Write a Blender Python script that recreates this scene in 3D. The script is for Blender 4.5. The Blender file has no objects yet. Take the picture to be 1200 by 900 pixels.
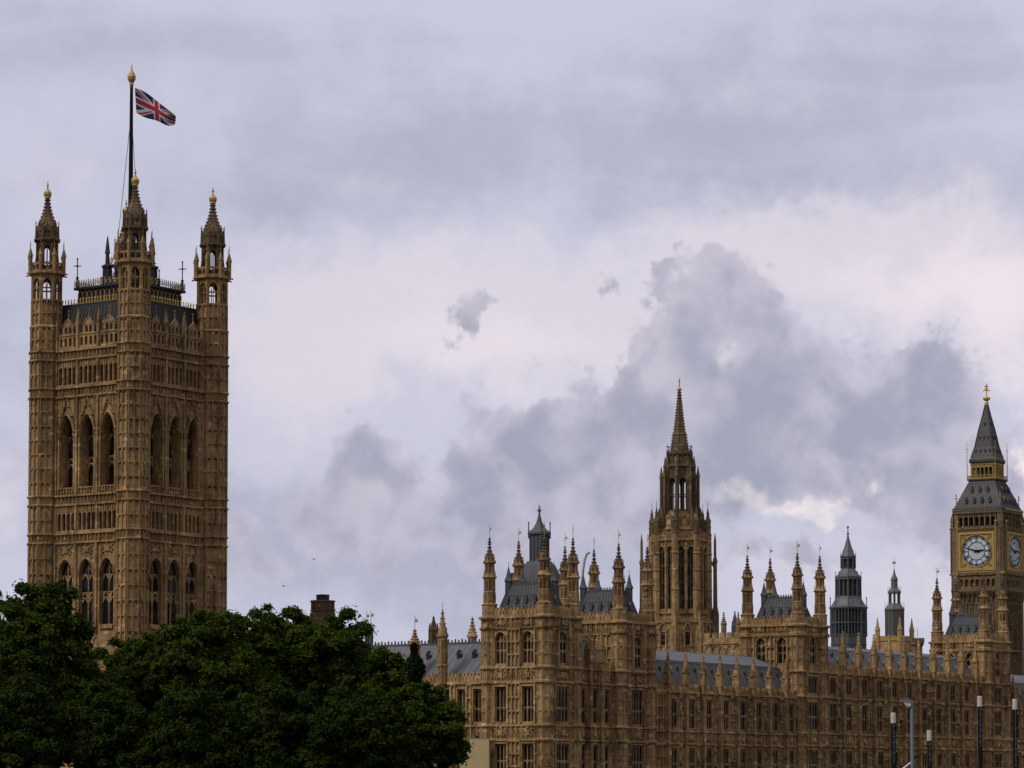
import bpy, math, random
import numpy as np
from mathutils import Matrix, Vector
R = math.radians
random.seed(7)
rng = np.random.default_rng(11)
scene = bpy.context.scene
col = scene.collection

# ------------------------------------------------------------------ camera
CZ = 8.0
cam_d = bpy.data.cameras.new('camera')
cam = bpy.data.objects.new('camera', cam_d)
col.objects.link(cam)
F_PX = 3700.0
PITCH = R(3.85)
cam_d.sensor_width = 36.0
cam_d.lens = F_PX / 1200 * 36.0
cam_d.shift_y = (930 - 450 - F_PX * math.tan(PITCH)) / 1200
cam_d.clip_start = 0.5
cam_d.clip_end = 20000
cam.location = (0, 0, CZ)
cam.rotation_euler = (R(90) + PITCH, 0, 0)
scene.camera = cam
scene.view_settings.view_transform = 'Standard'
scene.view_settings.look = 'None'
scene.view_settings.exposure = 0.0
scene.view_settings.gamma = 1.0

# ------------------------------------------------------------------ node helper
class NT:
    def __init__(s, tree):
        s.t = tree; s.n = tree.nodes; s.l = tree.links
    def put(s, inp, v):
        if hasattr(v, 'is_output') or hasattr(v, 'links'):
            s.l.new(v, inp)
        elif v is not None:
            try:
                inp.default_value = v
            except Exception:
                inp.default_value = tuple(v) + (1.0,)
    def m(s, op, a, b=None, c=None, clamp=False):
        n = s.n.new('ShaderNodeMath'); n.operation = op; n.use_clamp = clamp
        s.put(n.inputs[0], a)
        if b is not None: s.put(n.inputs[1], b)
        if c is not None: s.put(n.inputs[2], c)
        return n.outputs[0]
    def vm(s, op, a, b=None):
        n = s.n.new('ShaderNodeVectorMath'); n.operation = op
        s.put(n.inputs[0], a)
        if b is not None: s.put(n.inputs[1], b)
        return n.outputs[0]
    def ss(s, x, a, b):
        n = s.n.new('ShaderNodeMapRange'); n.interpolation_type = 'SMOOTHSTEP'; n.clamp = True
        s.put(n.inputs[0], x); s.put(n.inputs[1], a); s.put(n.inputs[2], b)
        return n.outputs[0]
    def noise(s, vec, scale, detail=4, rough=.55, dist=0.0, dims='3D', col=False):
        n = s.n.new('ShaderNodeTexNoise'); n.noise_dimensions = dims
        s.put(n.inputs['Vector'], vec); n.inputs['Scale'].default_value = scale
        n.inputs['Detail'].default_value = detail; n.inputs['Roughness'].default_value = rough
        n.inputs['Distortion'].default_value = dist
        return n.outputs['Color' if col else 'Fac']
    def mix(s, f, a, b, typ='MIX'):
        n = s.n.new('ShaderNodeMix'); n.data_type = 'RGBA'; n.blend_type = typ; n.clamp_factor = True
        s.put(n.inputs[0], f)
        for i, v in ((6, a), (7, b)):
            if isinstance(v, tuple) and len(v) == 3: v = v + (1.0,)
            s.put(n.inputs[i], v)
        return n.outputs[2]
    def xyz(s, x, y, z):
        n = s.n.new('ShaderNodeCombineXYZ')
        s.put(n.inputs[0], x); s.put(n.inputs[1], y); s.put(n.inputs[2], z)
        return n.outputs[0]
    def sep(s, v):
        n = s.n.new('ShaderNodeSeparateXYZ'); s.put(n.inputs[0], v)
        return n.outputs[0], n.outputs[1], n.outputs[2]

def srgb(r, g, b):
    f = lambda c: c / 255 / 12.92 if c <= 10.3 else ((c / 255 + .055) / 1.055) ** 2.4
    return (f(r), f(g), f(b))

# ------------------------------------------------------------------ world: overcast evening sky
SUN_EL, SUN_AZ = R(48), R(240)          # azimuth clockwise from +Y: veiled, high over the left shoulder
world = bpy.data.worlds.new('World'); scene.world = world
world.use_nodes = True
def build_sky():
    t = NT(world.node_tree); t.n.clear()
    out = t.n.new('ShaderNodeOutputWorld')
    sky = t.n.new('ShaderNodeTexSky'); sky.sky_type = 'NISHITA'; sky.sun_disc = False
    sky.sun_elevation = SUN_EL; sky.sun_rotation = SUN_AZ
    bg1 = t.n.new('ShaderNodeBackground'); t.l.new(sky.outputs[0], bg1.inputs[0]); bg1.inputs[1].default_value = 0.09
    d = t.n.new('ShaderNodeTexCoord').outputs['Generated']
    x, y, z = t.sep(d)
    az = t.m('ARCTAN2', x, y)
    el = t.m('ARCSINE', z)
    # compass-direction coordinates in degrees: azimuth from north of the view, elevation above the horizon
    A = t.m('MULTIPLY', az, 57.29578)
    E_ = t.m('MULTIPLY', el, 57.29578)
    P = t.xyz(A, E_, 0.0)
    # a wrap-free 3-D lookup for the noises so that there is no seam behind the camera
    dn = t.vm('MULTIPLY', d, (57.3, 57.3, 57.3))
    warp = t.noise(dn, .42, 4, .6, col=True)
    wv = t.vm('SUBTRACT', warp, (.5, .5, .5))
    w1 = t.vm('MULTIPLY', wv, (3.6, 3.0, 3.0))
    wf = t.vm('SUBTRACT', t.noise(dn, 1.9, 3, .6, col=True), (.5, .5, .5))
    w2 = t.vm('MULTIPLY', wf, (.9, .9, .9))
    PW = t.vm('ADD', t.vm('ADD', P, w1), w2)
    ax, ay, _ = t.sep(PW)
    def px(X): return math.degrees(math.atan((X - 600) / F_PX))
    def py(Y): return math.degrees(math.atan((930 - Y) / F_PX))
    k = 57.3 / F_PX
    def blob(X, Y, rx, ry, amp=1.0):
        a = t.m('DIVIDE', t.m('SUBTRACT', ax, px(X)), rx * k)
        b = t.m('DIVIDE', t.m('SUBTRACT', ay, py(Y)), ry * k)
        r2 = t.m('ADD', t.m('MULTIPLY', a, a), t.m('MULTIPLY', b, b))
        return t.m('MULTIPLY', t.m('EXPONENT', t.m('MULTIPLY', r2, -1.0)), amp)
    def total(bl):
        s_ = None
        for b in bl:
            v = blob(*b); s_ = v if s_ is None else t.m('ADD', s_, v)
        return s_
    st = t.vm('MULTIPLY', dn, (.45, .45, 1.9))
    layer = t.noise(st, .30, 5, .55, .4)            # stretched layers
    fine = t.noise(dn, 1.3, 6, .6)
    big = t.noise(dn, .22, 3, .5)
    # tones of the cloud deck
    c_high = srgb(203, 203, 222)
    c_grey = srgb(177, 179, 201)
    c_pale = srgb(224, 216, 227)
    c_dark = srgb(158, 161, 181)
    c_pink = srgb(240, 229, 236)
    c_hot = srgb(255, 243, 240)
    mid = t.noise(dn, .70, 5, .55, .4)
    lump = t.noise(t.vm('ADD', dn, (3.1, 7.7, 1.3)), 1.05, 3, .42, .3)
    # 1. high sheet: grey band across the upper right, paler on the left
    band = total([(760, 165, 480, 85, .8), (400, 235, 200, 55, .45), (360, 640, 330, 100, .75), (20, 420, 110, 130, .5), (1100, 60, 300, 60, .3), (620, 660, 220, 60, .6), (150, 40, 260, 50, .25), (330, 120, 80, 60, .3), (1150, 640, 60, 40, .4)])
    g = t.ss(t.m('ADD', band, t.m('ADD', t.m('MULTIPLY', t.m('SUBTRACT', layer, .5), 1.5), t.m('MULTIPLY', t.m('SUBTRACT', mid, .5), .7))), -.05, .95)
    c = t.mix(g, c_high, c_grey)
    # 2. pale gap under the band
    pale = total([(640, 355, 340, 80, 1.0), (330, 480, 80, 90, .5), (1060, 300, 260, 60, .95), (420, 400, 180, 70, .6), (1200, 400, 120, 110, .8), (60, 210, 90, 40, .3), (425, 212, 70, 24, .4), (900, 95, 120, 24, .3), (700, 480, 120, 50, .35), (480, 560, 60, 60, .35), (0, 580, 70, 60, .6), (1040, 690, 130, 55, .65), (860, 690, 70, 50, .4), (730, 440, 60, 50, .4), (560, 620, 60, 24, .3)])
    p_ = t.ss(t.m('ADD', pale, t.m('ADD', t.m('MULTIPLY', t.m('SUBTRACT', fine, .5), .8), t.m('MULTIPLY', t.m('SUBTRACT', layer, .5), .8))), .05, 1.0)
    c = t.mix(t.m('MULTIPLY', p_, .86), c, c_pale)
    pk = total([(1120, 335, 200, 50, .55), (1195, 430, 70, 90, .6), (600, 400, 260, 60, .4)])
    c = t.mix(t.ss(t.m('ADD', pk, t.m('MULTIPLY', t.m('SUBTRACT', layer, .5), .6)), .1, .8), c, c_pink)
    # 3. ragged grey cumulus in front
    cu = total([(850, 350, 85, 45, 1.1), (790, 410, 75, 55, .85), (930, 430, 120, 60, 1.1), (1080, 458, 75, 56, 1.25), (1000, 520, 160, 55, 1.05), (668, 482, 90, 52, 1.15), (600, 535, 85, 48, .9), (735, 585, 110, 55, .9), (870, 525, 110, 50, .9), (428, 535, 55, 46, 1.45), (390, 610, 110, 50, .95), (546, 364, 34, 28, .95), (1100, 590, 95, 55, 1.0), (930, 655, 120, 36, .7), (330, 670, 150, 45, .55), (472, 330, 16, 12, .45), (620, 650, 130, 45, .65), (765, 318, 26, 16, .6), (705, 425, 40, 30, .8), (60, 640, 60, 40, .3)])
    nz = t.m('ADD', t.m('MULTIPLY', t.m('SUBTRACT', fine, .5), 1.25), t.m('ADD', t.m('MULTIPLY', t.m('SUBTRACT', mid, .52), 1.3), t.m('MULTIPLY', t.m('SUBTRACT', lump, .5), .8)))
    dens = t.m('ADD', cu, nz)
    dm = t.ss(dens, .36, .74)
    shade = t.ss(t.m('ADD', t.m('MULTIPLY', cu, .5), t.m('ADD', t.m('MULTIPLY', t.m('SUBTRACT', lump, .5), 1.9), t.m('ADD', t.m('MULTIPLY', t.m('SUBTRACT', mid, .5), 1.5), t.m('MULTIPLY', t.m('SUBTRACT', fine, .5), .35)))), .05, 1.0)
    ccol = t.mix(shade, srgb(198, 193, 209), c_dark)
    c = t.mix(t.m('MULTIPLY', dm, .9), c, ccol)
    # 4. breaks where the low sun behind lights the cloud
    hot = total([(935, 588, 75, 24, .85), (868, 424, 36, 22, .5), (1195, 545, 38, 40, 1.35), (985, 480, 34, 12, .55), (860, 560, 40, 26, .5), (1010, 600, 30, 14, .45), (1075, 690, 50, 34, .4), (780, 520, 26, 20, .4)])
    hm = t.ss(t.m('ADD', hot, t.m('ADD', t.m('MULTIPLY', t.m('SUBTRACT', fine, .5), 1.5), t.m('MULTIPLY', t.m('SUBTRACT', mid, .5), .8))), .3, 1.25)
    c = t.mix(t.m('MULTIPLY', hm, .9), c, c_hot)
    # away from the picture: unseen mottled deck, made dark low behind the viewer, lightest overhead, so light falls from above
    deck = t.mix(t.ss(z, .02, .75), srgb(62, 62, 72), srgb(222, 220, 228))
    deck = t.mix(t.m('MULTIPLY', t.ss(big, .4, .65), .2), deck, srgb(170, 170, 184))
    front = t.m('MULTIPLY', t.ss(t.m('ABSOLUTE', A), 40, 16), t.ss(E_, 34, 18))
    c = t.mix(front, deck, c)
    bg2 = t.n.new('ShaderNodeBackground'); t.l.new(c, bg2.inputs[0]); bg2.inputs[1].default_value = 1.0
    ms = t.n.new('ShaderNodeMixShader'); ms.inputs[0].default_value = .97
    t.l.new(bg1.outputs[0], ms.inputs[1]); t.l.new(bg2.outputs[0], ms.inputs[2])
    t.l.new(ms.outputs[0], out.inputs[0])
build_sky()
sun_d = bpy.data.lights.new('sun', 'SUN'); sun_d.energy = 1.45; sun_d.angle = R(18); sun_d.color = (1, .94, .86)
sun = bpy.data.objects.new('sun', sun_d); col.objects.link(sun)
sd = Vector((math.sin(SUN_AZ) * math.cos(SUN_EL), math.cos(SUN_AZ) * math.cos(SUN_EL), math.sin(SUN_EL)))
sun.rotation_euler = sd.to_track_quat('Z', 'Y').to_euler()

# ------------------------------------------------------------------ materials
M = {}
def mat(name):
    m = bpy.data.materials.new(name); m.use_nodes = True
    t = NT(m.node_tree); b = t.n['Principled BSDF']; M[name] = m
    return t, b
def stone(name, c1, c2, dark, stain=.55, block=.13):
    t, b = mat(name)
    g = t.n.new('ShaderNodeNewGeometry').outputs['Position']
    c = t.mix(t.ss(t.noise(g, .13, 4, .6), .35, .65), c1, c2)
    big = t.noise(g, .035, 3, .5)
    gx, gy, gz = t.sep(g)
    crs = t.noise(t.xyz(t.m('MULTIPLY', gx, .02), t.m('MULTIPLY', gy, .02), t.m('MULTIPLY', gz, .9)), 1.0, 3, .6)
    tn = t.m('ADD', t.m('MULTIPLY', big, .55), t.m('ADD', t.m('MULTIPLY', crs, .5), .47))
    c = t.mix(1.0, c, t.xyz(tn, tn, tn), 'MULTIPLY')
    # ashlar blocks of slightly different tone
    sn = t.vm('FLOOR', t.vm('MULTIPLY', t.vm('ADD', g, (.31, .17, .09)), (1.25, 1.25, 2.4)))
    wn = t.n.new('ShaderNodeTexWhiteNoise'); wn.noise_dimensions = '3D'; t.l.new(sn, wn.inputs['Vector'])
    bl = t.m('ADD', t.m('MULTIPLY', wn.outputs['Value'], block * 2), 1 - block)
    c = t.mix(1.0, c, t.xyz(bl, bl, bl), 'MULTIPLY')
    pale = t.ss(wn.outputs['Value'], .95, .97)
    c = t.mix(t.m('MULTIPLY', pale, .42), c, (min(1, c1[0] * 1.9), min(1, c1[1] * 2.1), min(1, c1[2] * 2.6)))
    # soot: streaks running down and blotches
    stv = t.vm('MULTIPLY', g, (1.3, 1.3, .11))
    s1 = t.ss(t.noise(stv, 1.0, 5, .65), .46, .72)
    s2 = t.ss(t.noise(g, .8, 6, .75), .46, .68)
    sm = t.m('MULTIPLY', t.m('ADD', t.m('MULTIPLY', s1, .75), t.m('MULTIPLY', s2, .6)), stain, clamp=True)
    c = t.mix(sm, c, dark)
    t.l.new(c, b.inputs['Base Color'])
    b.inputs['Roughness'].default_value = .92
    b.inputs['Specular IOR Level'].default_value = .2
    bp = t.n.new('ShaderNodeBump'); bp.inputs['Strength'].default_value = .35; bp.inputs['Distance'].default_value = .15
    t.l.new(t.noise(g, 2.2, 6, .7), bp.inputs['Height']); t.l.new(bp.outputs[0], b.inputs['Normal'])
stone('honey_stone', (.475, .308, .148), (.335, .208, .096), (.055, .038, .026), .88)
stone('tower_stone', (.465, .297, .145), (.33, .203, .095), (.058, .04, .027), .88)
stone('weathered_stone', (.20, .14, .083), (.14, .096, .058), (.035, .026, .019), .85)
stone('sooty_stone', (.21, .146, .084), (.145, .10, .058), (.035, .026, .019), .85)
stone('clock_stone', (.235, .163, .092), (.17, .115, .066), (.04, .029, .021), .8)
stone('statue_stone', (.42, .30, .17), (.3, .2, .1), (.1, .07, .045), .8)
stone('clean_stone', (.5, .33, .15), (.44, .28, .12), (.2, .12, .06), .35)
def simple(name, c, rough=.5, metal=0.0, var=.25, scale=1.2, spec=.5):
    t, b = mat(name)
    g = t.n.new('ShaderNodeNewGeometry').outputs['Position']
    n = t.noise(g, scale, 5, .65)
    k = t.m('ADD', t.m('MULTIPLY', n, var * 2), 1 - var)
    cc = t.mix(1.0, tuple(c), t.xyz(k, k, k), 'MULTIPLY')
    t.l.new(cc, b.inputs['Base Color'])
    b.inputs['Roughness'].default_value = rough; b.inputs['Metallic'].default_value = metal
    b.inputs['Specular IOR Level'].default_value = spec
    return t, b
simple('lead', (.075, .078, .09), .7, 0, .55, .7)
simple('pale_lead', (.12, .122, .138), .7, 0, .5, .6)
simple('brown_lead', (.125, .118, .112), .6, 0, .4, .6)
simple('vent_lead', (.10, .104, .115), .55, 0, .4, .6)
simple('dark_lead', (.075, .08, .092), .6, 0, .4, .6)
simple('black_iron', (.018, .019, .024), .5, 0, .3, .8)
simple('spire_iron', (.062, .056, .056), .6, 0, .35, .6)
simple('gold', (.80, .52, .13), .4, .25, .25, 2)
simple('dull_gold', (.50, .335, .11), .45, .3, .45, 1.5)
t_, b_ = simple('glass', (.012, .013, .016), .28, 0, .5, .6, .35)
g_ = t_.n.new('ShaderNodeNewGeometry').outputs['Position']
wn_ = t_.n.new('ShaderNodeTexWhiteNoise'); t_.l.new(t_.vm('FLOOR', t_.vm('MULTIPLY', g_, (1.1, 1.1, .55))), wn_.inputs['Vector'])
t_.l.new(t_.mix(t_.ss(wn_.outputs['Value'], .62, 1.0), (.009, .010, .012), (.055, .058, .066)), b_.inputs['Base Color'])
simple('pole_black', (.01, .011, .016), .85, 0, .2, 1, .2)
simple('white_paint', (.74, .72, .68), .6, 0, .2, 6)
simple('cap_white', (.62, .55, .47), .7, 0, .35, 5)
simple('pile_black', (.010, .010, .012), .9, 0, .6, 4, .15)
simple('rung_metal', (.09, .095, .11), .7, 0, .5, 4)
simple('lamp_grey', (.24, .26, .29), .4, .2, .15, 3)
simple('lamp_glass', (.55, .58, .62), .2, 0, .1)
simple('rust', (.16, .07, .05), .8, 0, .3)
simple('hoarding', (.44, .33, .17), .85, 0, .15, .7)
simple('opal', (.64, .67, .72), .35, 0, .1)
simple('prussian', (.035, .055, .11), .4, 0, .2)
simple('flag_red', (.42, .012, .03), .8, 0, .1)
simple('flag_blue', (.012, .02, .085), .8, 0, .1)
simple('flag_white', (.62, .6, .62), .8, 0, .1)
simple('stay_wire', (.35, .36, .40), .5, 0, .1)
simple('crane_grey', (.42, .43, .46), .5, 0, .1)
simple('bark', (.06, .05, .04), .9, 0, .4, 2)
simple('ground', (.07, .08, .045), .95, 0, .4, .3)
simple('embankment', (.22, .2, .17), .9, 0, .3, .4)
simple('decking', (.1, .09, .08), .8, 0, .3, 1)
t_, b_ = simple('water', (.03, .035, .03), .12, 0, .2, .05)
bp_ = t_.n.new('ShaderNodeBump'); bp_.inputs['Strength'].default_value = .6
t_.l.new(t_.noise(t_.n.new('ShaderNodeNewGeometry').outputs['Position'], .8, 4, .6), bp_.inputs['Height'])
t_.l.new(bp_.outputs[0], b_.inputs['Normal'])
def leaf(name, c1, c2):
    t, b = mat(name)
    g = t.n.new('ShaderNodeNewGeometry').outputs['Position']
    c = t.mix(t.ss(t.noise(g, .35, 4, .7), .35, .65), c1, c2)
    t.l.new(c, b.inputs['Base Color']); b.inputs['Roughness'].default_value = .95
    b.inputs['Specular IOR Level'].default_value = .03
    tr = t.n.new('ShaderNodeBsdfTranslucent'); t.l.new(c, tr.inputs[0])
    mx = t.n.new('ShaderNodeMixShader'); mx.inputs[0].default_value = .2
    o = [n for n in t.n if n.type == 'OUTPUT_MATERIAL'][0]
    t.l.new(b.outputs[0], mx.inputs[1]); t.l.new(tr.outputs[0], mx.inputs[2]); t.l.new(mx.outputs[0], o.inputs[0])
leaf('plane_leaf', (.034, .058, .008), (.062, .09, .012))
leaf('shaded_leaf', (.02, .036, .006), (.034, .053, .009))  # same foliage darkened: shade of the low front row put into the colour
leaf('fir_leaf', (.012, .03, .014), (.018, .04, .018))

# ------------------------------------------------------------------ mesh builder
class Fr:   # a facade frame: s to the right seen from outside, z up, d outwards
    def __init__(s, ox, oy, ang=0.0):
        s.ox, s.oy, s.ang = ox, oy, ang; s.c, s.s_ = math.cos(ang), math.sin(ang)
    def __call__(s, a, z, d=0.0):
        return (s.ox + s.c * a + s.s_ * d, s.oy + s.s_ * a - s.c * d, z)
class MB:
    def __init__(s): s.v = []; s.f = []; s.mi = []; s.cur = 0
    def face(s, pts):
        i = len(s.v); s.v.extend(pts); s.f.append(tuple(range(i, i + len(pts)))); s.mi.append(s.cur)
    def idx(s, vs, fs):
        i = len(s.v); s.v.extend(vs)
        for f in fs: s.f.append(tuple(j + i for j in f)); s.mi.append(s.cur)
    BOX = ((3, 2, 1, 0), (4, 5, 6, 7), (0, 1, 5, 4), (1, 2, 6, 5), (2, 3, 7, 6), (3, 0, 4, 7))
    def box(s, x0, x1, y0, y1, z0, z1):
        s.idx([(x0, y0, z0), (x1, y0, z0), (x1, y1, z0), (x0, y1, z0), (x0, y0, z1), (x1, y0, z1), (x1, y1, z1), (x0, y1, z1)], s.BOX)
    def fbox(s, F, a0, a1, z0, z1, d0, d1):   # box in a facade frame (d1 = outer)
        s.idx([F(a0, z0, d1), F(a1, z0, d1), F(a1, z0, d0), F(a0, z0, d0), F(a0, z1, d1), F(a1, z1, d1), F(a1, z1, d0), F(a0, z1, d0)], s.BOX)
    def bar(s, p, q, r, n=4, r2=None):
        p, q = Vector(p), Vector(q); ax = (q - p)
        if ax.length < 1e-6: return
        ax.normalize(); u = ax.orthogonal().normalized(); w = ax.cross(u); r2 = r if r2 is None else r2
        vs = []
        for c, rr in ((p, r), (q, r2)):
            for i in range(n):
                a = 2 * math.pi * (i + .5) / n; vs.append(tuple(c + (u * math.cos(a) + w * math.sin(a)) * rr))
        s.idx(vs, [(i, (i + 1) % n, n + (i + 1) % n, n + i) for i in range(n)] + [tuple(range(n - 1, -1, -1)), tuple(range(n, 2 * n))])
    def lathe(s, cx, cy, prof, n=8, rot=None):   # prof: (apothem, z); facets face the axes
        rot = math.pi / n if rot is None else rot; k = 1 / math.cos(math.pi / n)
        vs = [(cx + r * k * math.cos(rot + 2 * math.pi * i / n), cy + r * k * math.sin(rot + 2 * math.pi * i / n), z) for r, z in prof for i in range(n)]
        fs = [(j * n + i, j * n + (i + 1) % n, (j + 1) * n + (i + 1) % n, (j + 1) * n + i) for j in range(len(prof) - 1) for i in range(n)]
        fs += [tuple(range(n - 1, -1, -1)), tuple((len(prof) - 1) * n + i for i in range(n))]
        s.idx(vs, fs)
    def bead(s, x, y, z, r, h=None):   # little knob
        h = r if h is None else h
        s.idx([(x + r, y, z), (x, y + r, z), (x - r, y, z), (x, y - r, z), (x, y, z + h), (x, y, z - h)],
              [(0, 1, 4), (1, 2, 4), (2, 3, 4), (3, 0, 4), (1, 0, 5), (2, 1, 5), (3, 2, 5), (0, 3, 5)])
    def frust(s, x0, x1, y0, y1, z0, X0, X1, Y0, Y1, z1):
        s.idx([(x0, y0, z0), (x1, y0, z0), (x1, y1, z0), (x0, y1, z0), (X0, Y0, z1), (X1, Y0, z1), (X1, Y1, z1), (X0, Y1, z1)], s.BOX)
    def mesh(s, name, mats):
        me = bpy.data.meshes.new(name); me.from_pydata(s.v, [], s.f)
        for m in mats: me.materials.append(M[m])
        if len(mats) > 1: me.polygons.foreach_set('material_index', s.mi)
        me.update(); return me

def arch_pts(a, b, zs, zt, n=5):   # pointed arch from (a,zs) to the apex to (b,zs)
    mid = (a + b) / 2; L = []
    for i in range(n + 1):
        t = i / n
        L.append((a + (mid - a) * (t ** 1.55), zs + (zt - zs) * (1 - (1 - t) ** 1.7)))
    return L + [(b - (p[0] - a), p[1]) for p in reversed(L[:-1])]

def facade(m, F, s0, s1, z0, z1, ops, depth=.5, back=False):
    """wall sheet with real openings: ops = (a, b, zb, zt, arch_rise)"""
    ss = sorted({s0, s1} | {o[0] for o in ops} | {o[1] for o in ops})
    for a, b in zip(ss[:-1], ss[1:]):
        if b - a < 1e-5: continue
        mid = (a + b) / 2; zz = z0
        for o in sorted([o for o in ops if o[0] < mid < o[1]], key=lambda o: o[2]):
            if o[2] - zz > 1e-5: m.face([F(a, zz), F(b, zz), F(b, o[2]), F(a, o[2])])
            zz = o[3]
        if z1 - zz > 1e-5: m.face([F(a, zz), F(b, zz), F(b, z1), F(a, z1)])
    for a, b, zb, zt, rise in ops:
        zs = zt - rise; D = -depth
        m.face([F(a, zb), F(a, zs), F(a, zs, D), F(a, zb, D)]); m.face([F(b, zb), F(b, zb, D), F(b, zs, D), F(b, zs)])
        m.face([F(a, zb), F(a, zb, D), F(b, zb, D), F(b, zb)])
        if rise <= 0:
            m.face([F(a, zt), F(b, zt), F(b, zt, D), F(a, zt, D)])
        else:
            pts = arch_pts(a, b, zs, zt); h = len(pts) // 2
            m.face([F(a, zt)] + [F(*p) for p in pts[:h + 1]]); m.face([F(b, zt)] + [F(*p) for p in pts[:h - 1:-1]])
            for p, q in zip(pts[:-1], pts[1:]): m.face([F(*p), F(*q), F(q[0], q[1], D), F(p[0], p[1], D)])
        if back: m.face([F(a, zb, D + .01), F(b, zb, D + .01), F(b, zt, D + .01), F(a, zt, D + .01)])

def hood(m, F, a, b, zs, zt, r=.14, d=.12, ogee=0.0):   # moulding over an arch
    pts = arch_pts(a, b, zs, zt)
    for p, q in zip(pts[:-1], pts[1:]): m.bar(F(p[0], p[1], d), F(q[0], q[1], d), r)
    if ogee:
        mid = (a + b) / 2; w = b - a
        P = [(a - .05, zs + (zt - zs) * .2), (a + w * .13, zt - (zt - zs) * .1), (a + w * .36, zt + ogee * .32), (mid - .09, zt + ogee * .75), (mid, zt + ogee)]
        for p, q in zip(P[:-1], P[1:]):
            m.bar(F(p[0], p[1], d), F(q[0], q[1], d), r * .8); m.bar(F(2 * mid - p[0], p[1], d), F(2 * mid - q[0], q[1], d), r * .8)
            for sx in (p[0], 2 * mid - p[0]): m.bead(*F(sx, p[1] + .15, d + .1), r * 1.5)
        m.bead(*F(mid, zt + ogee + .2, d), .26, .4)

def panels(m, F, s0, s1, z0, z1, nx, rows, rib=.12, d=.21, head=True):
    """blind tracery: raised mullions, transoms and little pointed heads"""
    w = (s1 - s0) / nx
    for i in range(nx + 1):
        x = s0 + i * w; m.fbox(F, x - rib / 2, x + rib / 2, z0, z1, -.02, d)
    for j in range(rows):
        zb = z0 + (z1 - z0) * j / rows; zt = z0 + (z1 - z0) * (j + 1) / rows
        if head:
            for i in range(nx):
                a = s0 + i * w + rib / 2; b = a + w - rib; mid = (a + b) / 2; hz = min(.5 * (b - a) + .1, (zt - zb) * .5)
                for e in ((a, zt - hz), (b, zt - hz)):
                    m.face([F(e[0], e[1], d * .8), F(e[0], zt, d * .8), F(mid, zt, d * .8)] if e[0] == a else [F(mid, zt, d * .8), F(b, zt, d * .8), F(b, e[1], d * .8)])
                    m.face([F(e[0], e[1], d * .8), F(mid, zt, d * .8), F(mid, zt, 0), F(e[0], e[1], 0)])
        m.fbox(F, s0, s1, zt - .11, zt + .05, -.02, d * 1.15)

def quatre(m, F, s0, s1, z0, z1, pitch=.9, d=.1):
    d *= 1.5   # carved band: lozenges between little posts
    n = max(1, round((s1 - s0) / pitch)); w = (s1 - s0) / n; zc = (z0 + z1) / 2; h = (z1 - z0) * .36
    for i in range(n + 1): m.fbox(F, s0 + i * w - .07, s0 + i * w + .07, z0, z1, -.02, d)
    for i in range(n):
        c = s0 + (i + .5) * w; g = w * .3
        P = [(c - g, zc), (c, zc + h), (c + g, zc), (c, zc - h)]
        for p, q in zip(P, P[1:] + P[:1]): m.bar(F(p[0], p[1], d * .4), F(q[0], q[1], d * .4), .07)
        m.bead(*F(c, zc, d * .3), .12)

def shield(m, F, c, z0, z1, w, d=.16):   # carved coat of arms as lumps of relief
    zc = (z0 + z1) / 2; h = (z1 - z0) / 2
    m.fbox(F, c - w * .18, c + w * .18, zc - h * .5, zc + h * .45, -.02, d)
    for sx in (-1, 1):
        for j in range(4):
            m.bead(*F(c + sx * w * (.3 + .1 * (j % 2)), zc - h * .6 + j * h * .4, d * .5), .19 * (w / 2), .26)
    m.bead(*F(c, zc + h * .75, d * .6), .24, .24)

def spire_prof(m, cx, cy, prof, n=8, crockets=7, cr=.12, rot=None):
    m.lathe(cx, cy, prof, n, rot)
    rot = math.pi / n if rot is None else rot; k = 1 / math.cos(math.pi / n)
    zs = [p[1] for p in prof]; rs = [p[0] for p in prof]
    for j in range(crockets):
        z = zs[0] + (zs[-1] - zs[0]) * (j + .3) / crockets
        r = float(np.interp(z, zs, rs)) * k
        for i in range(n):
            a = rot + 2 * math.pi * i / n
            m.bead(cx + (r + cr * .5) * math.cos(a), cy + (r + cr * .5) * math.sin(a), z, cr, cr * .9)

# ------------------------------------------------------------------ things
TH = R(35.0)
UX, UY = math.sin(TH), math.cos(TH)
OX, OY = -61.052, 500.231
def wxy(u, v): return (OX + u * UX + v * UY, OY + u * UY - v * UX)
class Thing:
    def __init__(s, name, label, cat, u=0, v=0, z=0, rot=None, group=None, loc=None):
        e = bpy.data.objects.new(name, None); col.objects.link(e); e.empty_display_size = 1
        s.e = e; s.u, s.v, s.z = u, v, z
        if loc is None:
            x, y = wxy(u, v); e.location = (x, y, z); e.rotation_euler = (0, 0, -TH if rot is None else rot)
        else:
            e.location = loc; e.rotation_euler = (0, 0, rot or 0); s.u = s.v = s.z = 0
        tag(e, label, cat, group)
    def part(s, name, mb, mats, parent=None, loc=(0, 0, 0), ang=0.0, label=None):
        """mb: MB in the thing's local metres, or a ready mesh; loc/ang place it"""
        if isinstance(mats, str): mats = [mats]
        me = mb if isinstance(mb, bpy.types.Mesh) else mb.mesh(name, mats)
        o = bpy.data.objects.new(name, me); col.objects.link(o); o.parent = parent or s.e
        o.location = loc; o.rotation_euler = (0, 0, ang)
        if label: o['label'] = label
        return o
def tag(o, label=None, cat=None, group=None, kind=None):
    if label: o['label'] = label
    if cat: o['category'] = cat
    if group: o['group'] = group
    if kind: o['kind'] = kind
def solo(name, mb, mats, label=None, cat=None, group=None, kind=None, loc=(0, 0, 0)):
    me = mb.mesh(name, [mats] if isinstance(mats, str) else mats)
    o = bpy.data.objects.new(name, me); o.location = loc; col.objects.link(o); tag(o, label, cat, group, kind); return o

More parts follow.
